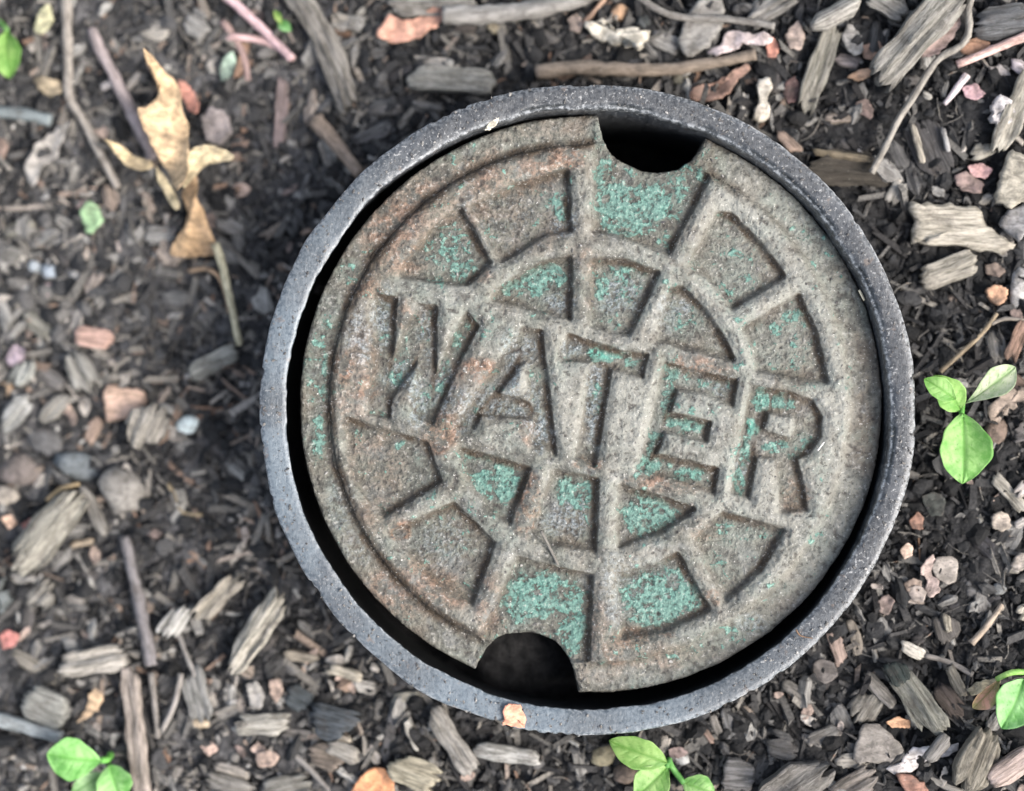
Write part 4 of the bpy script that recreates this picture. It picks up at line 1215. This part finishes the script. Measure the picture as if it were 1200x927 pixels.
F([(316, 796), (330, 792), (334, 808), (326, 822), (318, 812)], (146, 122, 102), "brown tan flake left of the dark bluish chip", curl=.3)
C(434, 778, 446, 784, 9, (180, 168, 148), "tiny cream chip just outside the lower left rim")
# ---- bottom left
C(72, 778, 156, 764, 32, (156, 148, 132), "level pale split chip at the lower left", lift=.002, rough=1.3)
C(156, 778, 172, 934, 22, (142, 128, 112), "long upright tan stick reaching the bottom edge at lower left", lift=.003, taper=(.1, .1))
T([(149, 628), (158, 668), (168, 712), (180, 778)], 13, 15, (108, 102, 98), "dark grey stick standing above the long upright tan stick", name="stick", cat="stick", lift=.002)
C(32, 812, 86, 836, 38, (128, 126, 114), "blocky grey chip left of the small orange tan scrap", lift=.002, rough=.5)
T([(-10, 838), (34, 848), (76, 862)], 18, 16, (124, 128, 128), "blue grey stick lying in from the left edge at the bottom", name="stick", cat="stick", lift=.002)
F([(92, 846), (104, 828), (106, 812), (116, 804), (126, 812), (120, 828), (104, 840)], (196, 160, 112), "small orange tan leaf scrap below the level pale split chip", curl=.3, lift=.002)
C(194, 746, 222, 706, 26, (152, 148, 136), "plump pale grey chip right of the dark grey stick", lift=.002, rounded=.5)
C(232, 726, 282, 672, 24, (146, 136, 116), "tan chip slanting up above the thick pale stick", lift=.002)
C(224, 780, 242, 846, 30, (116, 114, 106), "grey chip with a tan lower end beside thin twigs", lift=.001)
B(235, 847, 13, 6, 10, (172, 152, 118), "small tan lump at the foot of the grey chip by the thin twigs")
T([(180, 786), (184, 820), (188, 862)], 8, 7, (120, 112, 100), "thin upright twig right of the long upright tan stick", lift=.003)
T([(216, 786), (208, 822), (194, 852)], 7, 7, (132, 124, 112), "thin leaning twig meeting the thin upright twig", lift=.004)
T([(212, 740), (222, 768), (232, 790)], 6, 6, (122, 116, 106), "fine grey twig below the plump pale grey chip", lift=.003)
C(14, 762, 70, 796, 15, (122, 114, 98), "slim grey chip slanting left of the level pale split chip")
F([(2, 742), (12, 736), (26, 742), (22, 754), (8, 760)], (168, 96, 82), "small red scrap near the left edge at lower left", curl=.2)
s = holder("seedling", 126, 892, "green seedling with rounded leaves in the bottom left corner", "seedling", .001)
zb = s.location.z
blade(s, 119, 892, 55, 884, 50, zb + .009, zb + .010, (118, 174, 91), widest=.55, cup=.08)
blade(s, 128, 896, 142, 938, 44, zb + .008, zb + .009, (118, 170, 91), widest=.52, cup=.1)
blade(s, 122, 906, 84, 930, 24, zb + .005, zb + .006, (125, 165, 104), widest=.5)
stem(s, [(118, 891), (126, 890), (130, 884)], [zb + .009, zb + .007, zb + .002], 8, 8, (104, 170, 74))
C(240, 908, 300, 928, 20, (124, 118, 106), "grey brown chip at the bottom edge right of the tan stick")
F([(236, 872), (250, 866), (258, 876), (246, 884)], (166, 136, 114), "little peach flake below the grey chip by the thin twigs", curl=.2)
C(252, 838, 284, 828, 14, (140, 132, 118), "small pale chip between the grey chip and the level pale chip")
F([(290, 800), (304, 796), (312, 812), (308, 830), (296, 828)], (140, 134, 122), "small grey flake above the level pale chip", curl=.2)
C(250, 896, 296, 908, 13, (146, 136, 120), "slim pale chip above the bottom edge at lower left")
C(-6, 700, 18, 690, 40, (96, 100, 100), "dark slate chip at the left edge below the large pale stick")
C(38, 712, 66, 684, 28, (128, 122, 108), "grey tan chip below the large pale stick at the left")
# ---- left
F([(122, 456), (136, 448), (140, 454), (172, 457), (174, 474), (158, 488), (128, 497)], (206, 164, 130), "flat peach coloured wood block at the left", name="wood_chip", cat="wood chip", mat=MAT_WOOD, th=.002, curl=.02, bump=.03, lift=.002)
C(164, 528, 190, 470, 44, (146, 138, 122), "large plump grey chip right of the peach coloured block", taper=(.4, .25), rounded=.4, lift=.003)
B(221, 498, 14, 11, -25, (204, 214, 212), "bright white pebble in the bare soil left of the rim", flat=.8, lump=.12)
C(4, 502, 40, 464, 24, (146, 144, 134), "pale grey chip at the left edge beside the peach block", rounded=.4, lift=.001)
C(50, 496, 84, 462, 19, (130, 124, 110), "grey chip between the pale left chip and the peach block", lift=.001)
B(52, 516, 24, 16, 25, (92, 90, 86), "dark grey flat stone left of the blue grey stone", flat=.4)
B(95, 547, 30, 16, 12, (98, 102, 104), "blue grey flat stone above the large pale stick", flat=.4)
B(24, 551, 26, 20, 0, (114, 102, 92), "large brown grey lump near the left edge", flat=.6)
B(8, 580, 16, 13, 10, (156, 144, 124), "pale tan lump at the left edge", flat=.6)
B(146, 574, 28, 24, 20, (126, 120, 108), "rough clod of grey tan dirt right of the blue grey stone", flat=.6, lump=.5)
C(24, 668, 100, 574, 42, (138, 132, 114), "large pale knobbly stick at the left pointing down to the corner", lift=.003, rounded=.4, rough=1.2)
C(101, 568, 126, 628, 17, (120, 114, 102), "slim grey chip beside the large pale knobbly stick", taper=(.2, .4), lift=.002)
C(104, 522, 116, 488, 16, (146, 120, 98), "small brown chip under the peach coloured block")
T([(198, 566), (208, 586), (216, 600), (238, 603)], 5, 4, (136, 118, 82), "thin bent straw coloured root in the bare soil left of the rim")
F([(28, 614), (40, 606), (46, 616), (36, 626)], (176, 106, 86), "little brick red scrap left of the large pale knobbly stick", curl=.2)
F([(4, 606), (16, 602), (24, 612), (14, 620)], (200, 158, 122), "little peach scrap near the left edge", curl=.2)
C(84, 638, 112, 634, 8, (150, 132, 104), "thin tan splinter right of the large pale knobbly stick")
T([(60, 586), (76, 572), (98, 566)], 6, 5, (142, 120, 78), "thin ochre root above the large pale knobbly stick", lift=.004)
F([(96, 250), (106, 236), (118, 242), (124, 260), (112, 276), (104, 274), (100, 262)], (132, 158, 120), "muted green leaf scrap in the soil at the left", curl=.2)
B(42, 313, 9, 9, 0, (150, 156, 160), "left one of two small bluish white pebbles")
B(60, 318, 11, 9, 20, (140, 147, 154), "right one of two small bluish white pebbles")
C(90, 392, 136, 400, 23, (176, 136, 114), "short pinkish tan chip above the peach coloured block", rough=.5, lift=.001)
C(86, 412, 112, 462, 30, (136, 132, 120), "plump grey chip below the short pinkish chip", rounded=.4, lift=.001)
C(224, 440, 282, 410, 22, (138, 134, 118), "pale grey chip at the foot of the withered leaf's stalk", lift=.002, rough=.6)
C(102, 352, 116, 318, 18, (142, 128, 114), "small tan grey chip above the short pinkish chip", taper=(.4, .2))
C(28, 368, 64, 398, 20, (132, 128, 112), "slim grey chip near the left edge slanting to the right", taper=(.3, .3))
C(22, 454, 38, 420, 26, (142, 142, 130), "rounded grey chip near the left edge above the pale grey chip", rounded=.5)
C(2, 346, 14, 388, 17, (132, 128, 118), "grey chip standing at the left edge")
C(6, 278, 42, 260, 16, (138, 132, 112), "small tan grey chip near the left edge above the bluish pebbles")
C(0, 296, 30, 304, 26, (120, 116, 106), "broad dull grey chip at the left edge above the bluish pebbles")
B(8, 455, 10, 9, 0, (150, 122, 88), "orange brown lump at the left edge")
B(58, 341, 8, 9, 0, (160, 134, 126), "pinkish pebble below the two bluish white pebbles")
B(90, 324, 8, 7, 0, (148, 144, 134), "tiny pale pebble right of the two bluish white pebbles")
F([(8, 420), (20, 404), (34, 410), (30, 424), (16, 430)], (146, 126, 130), "small dusky mauve flake near the left edge", curl=.2)
T([(70, 396), (88, 382), (102, 362)], 8, 6, (112, 104, 92), "short grey root trailing from the small tan grey chip")
C(258, 256, 284, 276, 22, (118, 114, 106), "dull grey chip right of the withered leaf's lower lobe")
# ---- lying on the iron
def lying(pts, col, label, z, name="leaf_scrap", cat="leaf scrap", **kw):
    return F(pts, col, label, name=name, cat=cat, z=z, lift=.0005, **kw)
lying([(590, 828), (597, 823), (608, 824), (616, 838), (616, 853), (602, 851), (589, 849)], (226, 142, 96), "orange leaf scrap stuck on the bottom of the iron rim", 0.0004, curl=.06, bump=.04, jag=.15)
lying([(567, 153), (574, 143), (585, 138), (583, 146), (573, 153)], (196, 184, 154), "tiny cream flake on the inner edge of the rim at top left", -0.001, name="flake", cat="flake", curl=.2)
T([(933, 738), (938, 745), (952, 748)], 2.0, 1.2, (130, 96, 62), "tiny brown rootlet lying on the lower right of the iron rim", name="rootlet", cat="rootlet", zs=[.0012, .0008, .0006])
T([(634, 622), (642, 638), (654, 662)], 4, 3, (112, 106, 94), "short grey stalk lying on the cover below the lettering", name="twig", cat="twig", zs=[-.0026, -.0034, -.0040])
T([(958, 528), (962, 523), (966, 518)], 2.2, 1.2, (190, 186, 172), "tiny white splinter on the cover right of the letter R", name="splinter", cat="splinter", zs=[-.0034, -.003, -.0028])
T([(1007, 340), (1010, 346), (1013, 352)], 3.2, 2.4, (214, 196, 150), "tiny straw flake at the right edge of the cover", name="splinter", cat="splinter", zs=[-.0044, -.0042, -.0042])

# ------------------------------------------------------------------ loose mulch between them
occ = np.array(OCC)
def blocked(x, y, f=1.0):
    return bool((((occ[:, 0] - x) ** 2 + (occ[:, 1] - y) ** 2) < (occ[:, 2] * f) ** 2).any())

def in_rim(u, v, m=0):
    return math.hypot(u - 689, v - 480) < 385 + m

def density(u, v):
    d = 0.75 + 0.4 * float(fbm(np.array([u / 90.0]), np.array([v / 90.0]), 2, 55)[0])
    for (a, b, ru, rv, s) in ((240, 560, 90, 130, -.5), (200, 400, 70, 70, -.35), (500, 170, 150, 40, -.4), (1080, 420, 60, 120, -.5), (1090, 640, 50, 80, -.25),
                              (190, 60, 120, 90, -.4), (300, 260, 60, 110, -.3), (1050, 60, 150, 90, .35), (250, 850, 260, 110, .55), (1040, 850, 180, 90, .6), (60, 480, 80, 250, .35)):
        d += s * math.exp(-((u - a) / ru) ** 2 - ((v - b) / rv) ** 2)
    return d

TONES = {
    "pale": ([(150, 142, 126), (142, 136, 122), (160, 150, 134), (136, 132, 122)], "small pale weathered chip"),
    "grey": ([(112, 107, 98), (102, 97, 90), (120, 113, 102), (94, 92, 88)], "small dull grey chip"),
    "dark": ([(62, 58, 54), (70, 66, 62), (54, 52, 52)], "small dark damp chip"),
    "brown": ([(120, 96, 78), (134, 108, 90), (104, 84, 70)], "small brown chip"),
}
SIDES = {"left": "lying in the mulch left of the iron rim", "right": "lying in the mulch right of the iron rim",
         "above": "lying in the mulch above the iron rim", "below": "lying in the mulch below the iron rim"}
def side_of(u, v):
    if u < 320:
        return "left"
    if u > 1010:
        return "right"
    return "above" if v < 480 else "below"

LAND = []
for o in list(COL.objects):
    if o.parent is None and 'category' in o and o.name.split('.')[0] not in ('valve_box', 'water_cover', 'leaf_scrap', 'flake', 'splinter', 'rootlet'):
        if len(o['label'].split()) <= 10:
            LAND.append((o.location.x, o.location.y, o['label']))
USED = {}
def beside(p, kinds):
    """words that place a small piece by the named piece it lies next to; each phrase is used once where possible"""
    near = sorted(LAND, key=lambda q: (q[0] - p.x) ** 2 + (q[1] - p.y) ** 2)[:16]
    for q in near:
        dx, dy = p.x - q[0], p.y - q[1]
        d = ("right of" if dx > 0 else "left of") if abs(dx) > abs(dy) else ("above" if dy > 0 else "below")
        t = kinds + " " + d + " the " + q[2]
        if len(t.split()) <= 16 and t not in USED:
            USED[t] = 1
            return t
    return kinds + " lying loose in the mulch"

n_made = tries = 0
while n_made < 175 and tries < 9000:
    tries += 1
    u, v = random.uniform(-30, 1230), random.uniform(-25, 950)
    if in_rim(u, v, 12) or random.random() > density(u, v) * .8:
        continue
    p = to_ground(u, v)
    if blocked(p.x, p.y, 0.9):
        continue
    tone = random.choices(list(TONES), (0.34, 0.36, 0.20, 0.10))[0]
    cols, what = TONES[tone]
    L = random.choice((14, 18, 22, 26, 32, 40)) * random.uniform(.8, 1.2)
    W = max(6, L * random.uniform(.22, .6))
    a = random.uniform(0, math.pi)
    sd_ = side_of(u, v)
    du, dv = math.cos(a) * L / 2, math.sin(a) * L / 2
    size = "tiny" if L < 17 else "small" if L < 28 else "short"
    shape = "slim" if W < L * .36 else "stubby"
    label = beside(p, size + " " + shape + " " + what.split(' ', 1)[1])
    C(u - du, v - dv, u + du, v + dv, W, random.choice(cols), label, lift=-.0004, rough=random.uniform(.6, 1.4), tilt=random.uniform(-9, 9),
      group=what + "s " + SIDES[sd_])
    n_made += 1
n_made = tries = 0
while n_made < 70 and tries < 5000:
    tries += 1
    u, v = random.uniform(-30, 1230), random.uniform(-25, 950)
    if in_rim(u, v, 8) or random.random() > density(u, v):
        continue
    p = to_ground(u, v)
    if blocked(p.x, p.y, 0.8):
        continue
    sd_ = side_of(u, v)
    R = random.uniform(7, 15)
    a0, asp = random.uniform(0, 3.14), random.uniform(.3, .75)
    pts = []
    for q in range(7):
        r_, t_ = R * random.uniform(.55, 1.25), q * 0.8976
        x_, y_ = r_ * math.cos(t_), asp * r_ * math.sin(t_)
        pts.append((u + x_ * math.cos(a0) - y_ * math.sin(a0), v + x_ * math.sin(a0) + y_ * math.cos(a0)))
    F(pts, random.choice([(150, 126, 106), (160, 134, 114), (118, 98, 86), (140, 126, 112), (158, 148, 132)]), beside(p, "little brownish leaf crumb"), name="leaf_crumb", cat="leaf crumb",
      curl=random.uniform(.2, .7), axis=random.uniform(0, 180), lift=.0016, n=18, jag=.16, bump=.1, group="little leaf crumbs " + SIDES[sd_])
    n_made += 1

def soft_field(x, y, seed):
    return fbm(x * 34, y * 34, 3, seed)

def scatter_xy(n, ext, seed, bias=0.0):
    r = np.random.default_rng(seed)
    m = int(n * 2.6)
    x = r.uniform(-ext[0], ext[0], m)
    y = r.uniform(-ext[1], ext[1], m)
    keep = np.hypot(x - RC[0], y - RC[1]) > R_OUT + 0.0005
    keep &= r.random(m) < 0.6 + bias * soft_field(x, y, seed)
    return x[keep][:n], y[keep][:n], r

def rot_mats(r, n, tilt):
    a, b, c = r.uniform(0, 2 * np.pi, n), r.normal(0, tilt, n), r.normal(0, tilt, n)
    ca, sa, cb, sb, cc, sc_ = np.cos(a), np.sin(a), np.cos(b), np.sin(b), np.cos(c), np.sin(c)
    Rz = np.stack([np.stack([ca, -sa, 0 * a], -1), np.stack([sa, ca, 0 * a], -1), np.stack([0 * a, 0 * a, 1 + 0 * a], -1)], 1)
    Ry = np.stack([np.stack([cb, 0 * a, sb], -1), np.stack([0 * a, 1 + 0 * a, 0 * a], -1), np.stack([-sb, 0 * a, cb], -1)], 1)
    Rx = np.stack([np.stack([1 + 0 * a, 0 * a, 0 * a], -1), np.stack([0 * a, cc, -sc_], -1), np.stack([0 * a, sc_, cc], -1)], 1)
    return Rz @ Ry @ Rx

def scatter(name, n, ext, base_v, base_f, size, aspect, mat, tones, seed, tilt, sink, label, jag=.35, bias=.5):
    x, y, r = scatter_xy(n, ext, seed, bias)
    n = len(x)
    s = size(r, n)
    V = base_v[None] * (1 + jag * r.uniform(-1, 1, (n, len(base_v), 1)))
    asp = aspect(r, n)
    V = V * (asp * s[:, None])[:, None, :]
    V = np.einsum('nij,nvj->nvi', rot_mats(r, n, tilt), V)
    z = macro(x, y) + sink * s * asp[:, 2] + 0.0007
    V = V + np.stack([x, y, z], -1)[:, None, :]
    f = base_f[None] + (np.arange(n) * len(base_v))[:, None, None]
    o = fast_mesh(name, V.reshape(-1, 3), f.reshape(-1, base_f.shape[1]), mat, smooth_faces=False, tri=base_f.shape[1] == 3)
    left = smooth(0.03, -0.07, x) * np.clip(0.6 + soft_field(x, y, 88), 0, 1)       # the drier, dustier side
    attr(o, "tone", np.repeat(np.clip(tones(r, n) + 0.34 * left - 0.14 * smooth(0.05, 0.09, x), 0, 1), len(base_v)))
    o['kind'] = 'stuff'
    o['label'] = label
    return o

def mat_loose_chip():
    k = NT("loose_chip_wood")
    t = k.attr("tone")
    cr = k.n("ShaderNodeValToRGB")
    els = cr.color_ramp.elements
    stops = [(0.0, (0.020, 0.020, 0.020)), (0.3, (0.076, 0.073, 0.069)), (0.55, (0.180, 0.171, 0.155)), (0.78, (0.310, 0.296, 0.265)), (0.88, (0.19, 0.135, 0.100)), (1.0, (0.34, 0.315, 0.27))]
    while len(els) < len(stops):
        els.new(0.5)
    for e, (p, c) in zip(els, stops):
        e.position = p
        e.color = (*c, 1)
    k.l(t, cr.inputs[0])
    vec = k.n("ShaderNodeAttribute", attribute_name="grain").outputs["Vector"]
    g = k.noise(vec, 850, 5, 0.7, 0.5)
    m = k.noise(k.obj(), 420, 4, 0.65)
    c = cr.outputs[0]
    col = k.mix(k.ramp(g, 0.34, 0.64), k.mix(1, c, (0.48, 0.47, 0.47), 'MULTIPLY'), k.mix(1, c, (1.4, 1.4, 1.4), 'MULTIPLY'))
    col = k.mix(k.ramp(m, 0.54, 0.68, 0, 0.5), col, (0.035, 0.031, 0.028))
    return k.done(col, 0.87, k.bump(g, 0.9, 0.0007), 0.25)

def loose_chips(n, ext, seed):
    """the uncounted layer of small split chips under and between the larger ones"""
    protos = []
    for q in range(14):
        rr = random.Random(900 + q)
        random.seed(900 + q)
        v, f, nt = chip_mesh("x", 0.0052, 0.0052 * rr.uniform(.2, .55), 0.0010 * rr.uniform(.7, 1.5), rr.uniform(.8, 1.6), (rr.uniform(.05, .5), rr.uniform(.05, .5)), rr.uniform(-.06, .06), .3, 900 + q)
        protos.append((v, np.array(f)))
    r = np.random.default_rng(seed)
    VV, FF, TT, GG, base, made = [], [], [], [], 0, 0
    while made < n:
        u, v = r.uniform(-60, 1260), r.uniform(-60, 990)
        if in_rim(u, v, 3) or r.random() > density(u, v) * .9:
            continue
        p = to_ground(u, v)
        pv, pf = protos[int(r.integers(len(protos)))]
        sc = float(np.clip(r.lognormal(-0.38, 0.55), .28, 2.0))
        a, b, c = r.uniform(0, 6.283), r.normal(0, .22), r.normal(0, .3)
        M = (Matrix.Rotation(a, 3, 'Z') @ Matrix.Rotation(b, 3, 'Y') @ Matrix.Rotation(c, 3, 'X'))
        w_ = (pv * sc) @ np.array(M).T + np.array([p.x, p.y, p.z + 0.0009])
        VV.append(w_)
        FF.append(pf + base)
        TT.append(np.full(len(pv), max(0.0, r.beta(1.5, 1.5) + 0.08 * (u < 420) - 0.12 - 0.20 * max(0.0, min(1.0, (u - 940) / 120)) * (v > 90))))
        GG.append(pv * sc * np.array([.14, 1, 1]) + r.uniform(0, 5, 3))
        base += len(pv)
        made += 1
    o = fast_mesh("loose_chips", np.concatenate(VV), np.concatenate(FF), mat_loose_chip(), smooth_faces=False)
    attr(o, "tone", np.concatenate(TT))
    ga = o.data.attributes.new("grain", 'FLOAT_VECTOR', 'POINT')
    ga.data.foreach_set("vector", np.concatenate(GG).astype(np.float32).ravel())
    o['kind'] = 'stuff'
    o['label'] = 'thick layer of small split wood chips'
loose_chips(1750, None, 77)

MAT_CRUMB = mat_crumb("soil_crumb", [(0.0, (0.010, 0.0095, 0.009)), (0.45, (0.027, 0.0265, 0.0265)), (0.75, (0.088, 0.085, 0.083)), (0.92, (0.19, 0.175, 0.155)), (1.0, (0.40, 0.38, 0.35))])
MAT_SPLINT = mat_crumb("mulch_splinter", [(0.0, (0.022, 0.020, 0.019)), (0.35, (0.062, 0.059, 0.056)), (0.6, (0.14, 0.13, 0.115)), (0.8, (0.25, 0.225, 0.19)), (0.9, (0.22, 0.135, 0.09)), (1.0, (0.38, 0.345, 0.30))])
EXT = (0.155, 0.125)
scatter("soil_crumbs", 30000, EXT, ICO_V, ICO_F, lambda r, n: 0.00022 + 0.00028 * r.exponential(1, n).clip(0, 4), lambda r, n: np.stack([r.uniform(.8, 1.4, n), r.uniform(.7, 1.1, n), r.uniform(.5, .9, n)], -1),
        MAT_CRUMB, lambda r, n: r.beta(1.3, 2.3, n), 5, .5, .3, "loose dark soil crumbs")
scatter("soil_clods", 2600, EXT, ICO2_V, np.array(ICO2_F), lambda r, n: 0.0008 + 0.0008 * r.exponential(1, n).clip(0, 2.5), lambda r, n: np.stack([r.uniform(.8, 1.5, n), r.uniform(.7, 1.1, n), r.uniform(.5, .8, n)], -1),
        MAT_CRUMB, lambda r, n: r.beta(1.2, 3.6, n), 6, .5, .15, "dark lumps of soil", jag=.2, bias=.8)
BOX_V = np.array([(-1, -.8, -1), (1, -1, -1), (.9, 1, -1), (-1, .7, -1), (-.8, -.9, .8), (.9, -.7, 1), (1, .8, .7), (-.95, .9, 1)], float)
BOX_F = np.array([(0, 3, 2, 1), (4, 5, 6, 7), (0, 1, 5, 4), (1, 2, 6, 5), (2, 3, 7, 6), (3, 0, 4, 7)])
scatter("mulch_splinters", 11000, EXT, BOX_V, BOX_F, lambda r, n: 0.0006 + 0.0007 * r.exponential(1, n).clip(0, 3.5), lambda r, n: np.stack([r.uniform(.9, 2.8, n), r.uniform(.12, .42, n), r.uniform(.12, .3, n)], -1),
        MAT_SPLINT, lambda r, n: r.beta(1.3, 1.9, n), 7, .28, .5, "fine wood splinters and bark dust", jag=.25, bias=.7)
def roots(n, seed):
    """hair roots and plant fibres lying through the soil"""
    r = np.random.default_rng(seed)
    VV, FF, base, made = [], [], 0, 0
    while made < n:
        u, v = r.uniform(-40, 1240), r.uniform(-40, 970)
        if in_rim(u, v, 14):
            continue
        p = to_ground(u, v)
        a, L, w_ = r.uniform(0, 6.283), r.uniform(.002, .008), r.uniform(.00008, .00022)
        bend = r.normal(0, .9)
        pts, q = [], Vector((p.x, p.y, 0))
        for i in range(5):
            if math.hypot(q.x - RC[0], q.y - RC[1]) < R_OUT + .0006:
                break
            pts.append(Vector((q.x, q.y, gz(q.x, q.y) + .0016 + r.uniform(-.0004, .0006))))
            a += bend / 4 + r.normal(0, .2)
            q = q + Vector((math.cos(a), math.sin(a), 0)) * L / 4
        if len(pts) < 3:
            continue
        for i, pt in enumerate(pts):
            d = (pts[min(i + 1, len(pts) - 1)] - pts[max(i - 1, 0)]).normalized()
            y = Vector((0, 0, 1)).cross(d).normalized()
            z = d.cross(y)
            for s_ in range(4):
                t_ = s_ * math.pi / 2
                VV.append(tuple(pt + y * math.cos(t_) * w_ + z * math.sin(t_) * w_))
        for i in range(len(pts) - 1):
            for s_ in range(4):
                a0, b0 = base + i * 4 + s_, base + i * 4 + (s_ + 1) % 4
                FF.append((a0, a0 + 4, b0 + 4, b0))
        base += 4 * len(pts)
        made += 1
    o = fast_mesh("hair_roots", np.array(VV), np.array(FF), MAT_SPLINT)
    attr(o, "tone", np.repeat(r.uniform(.45, .9, len(VV) // 4), 4))
    o['kind'] = 'stuff'
    o['label'] = 'hair roots and fibres in the mulch'
roots(420, 71)

# grit that has fallen on the iron
def grit(n, seed):
    r = np.random.default_rng(seed)
    a = r.uniform(0, 2 * np.pi, n)
    on_rim = r.random(n) < 0.62
    rad = np.where(on_rim, r.uniform(R_IN + 0.0008, R_OUT - 0.0004, n), 0.0712 * np.sqrt(r.uniform(0.02, 0.96, n)))
    x, y = RC[0] + rad * np.cos(a), RC[1] + rad * np.sin(a)
    z = np.where(on_rim, 0.00005, 0.0)
    if LID_H:
        us, vs, Z, ok = LID_H[0]
        kk = D * S / (D - Z_LID)
        iu = np.clip(((x * kk + CX - us[0]) / (us[1] - us[0])).astype(int), 0, len(us) - 1)
        iv = np.clip(((CY - y * kk - vs[0]) / (vs[1] - vs[0])).astype(int), 0, len(vs) - 1)
        keep = on_rim | ok[iv, iu]
        z = np.where(on_rim, z, Z[iv, iu])
        x, y, z = x[keep], y[keep], z[keep]
    n = len(x)
    s = 0.00008 + 0.00009 * r.exponential(1, n).clip(0, 3.0)
    V = ICO_V[None] * (1 + .4 * r.uniform(-1, 1, (n, 12, 1))) * (np.stack([r.uniform(.8, 2.0, n), r.uniform(.6, 1.1, n), r.uniform(.5, .8, n)], -1) * s[:, None])[:, None, :]
    V = np.einsum('nij,nvj->nvi', rot_mats(r, n, .2), V) + np.stack([x, y, z + s * .3], -1)[:, None, :]
    f = ICO_F[None] + (np.arange(n) * 12)[:, None, None]
    o = fast_mesh("grit", V.reshape(-1, 3), f.reshape(-1, 3), MAT_CRUMB, smooth_faces=False, tri=True)
    attr(o, "tone", np.repeat(0.72 + 0.28 * r.beta(1.5, 1.5, n), 12))
    o['kind'] = 'stuff'
    o['label'] = 'grains of grit fallen on the iron'
grit(1500, 31)
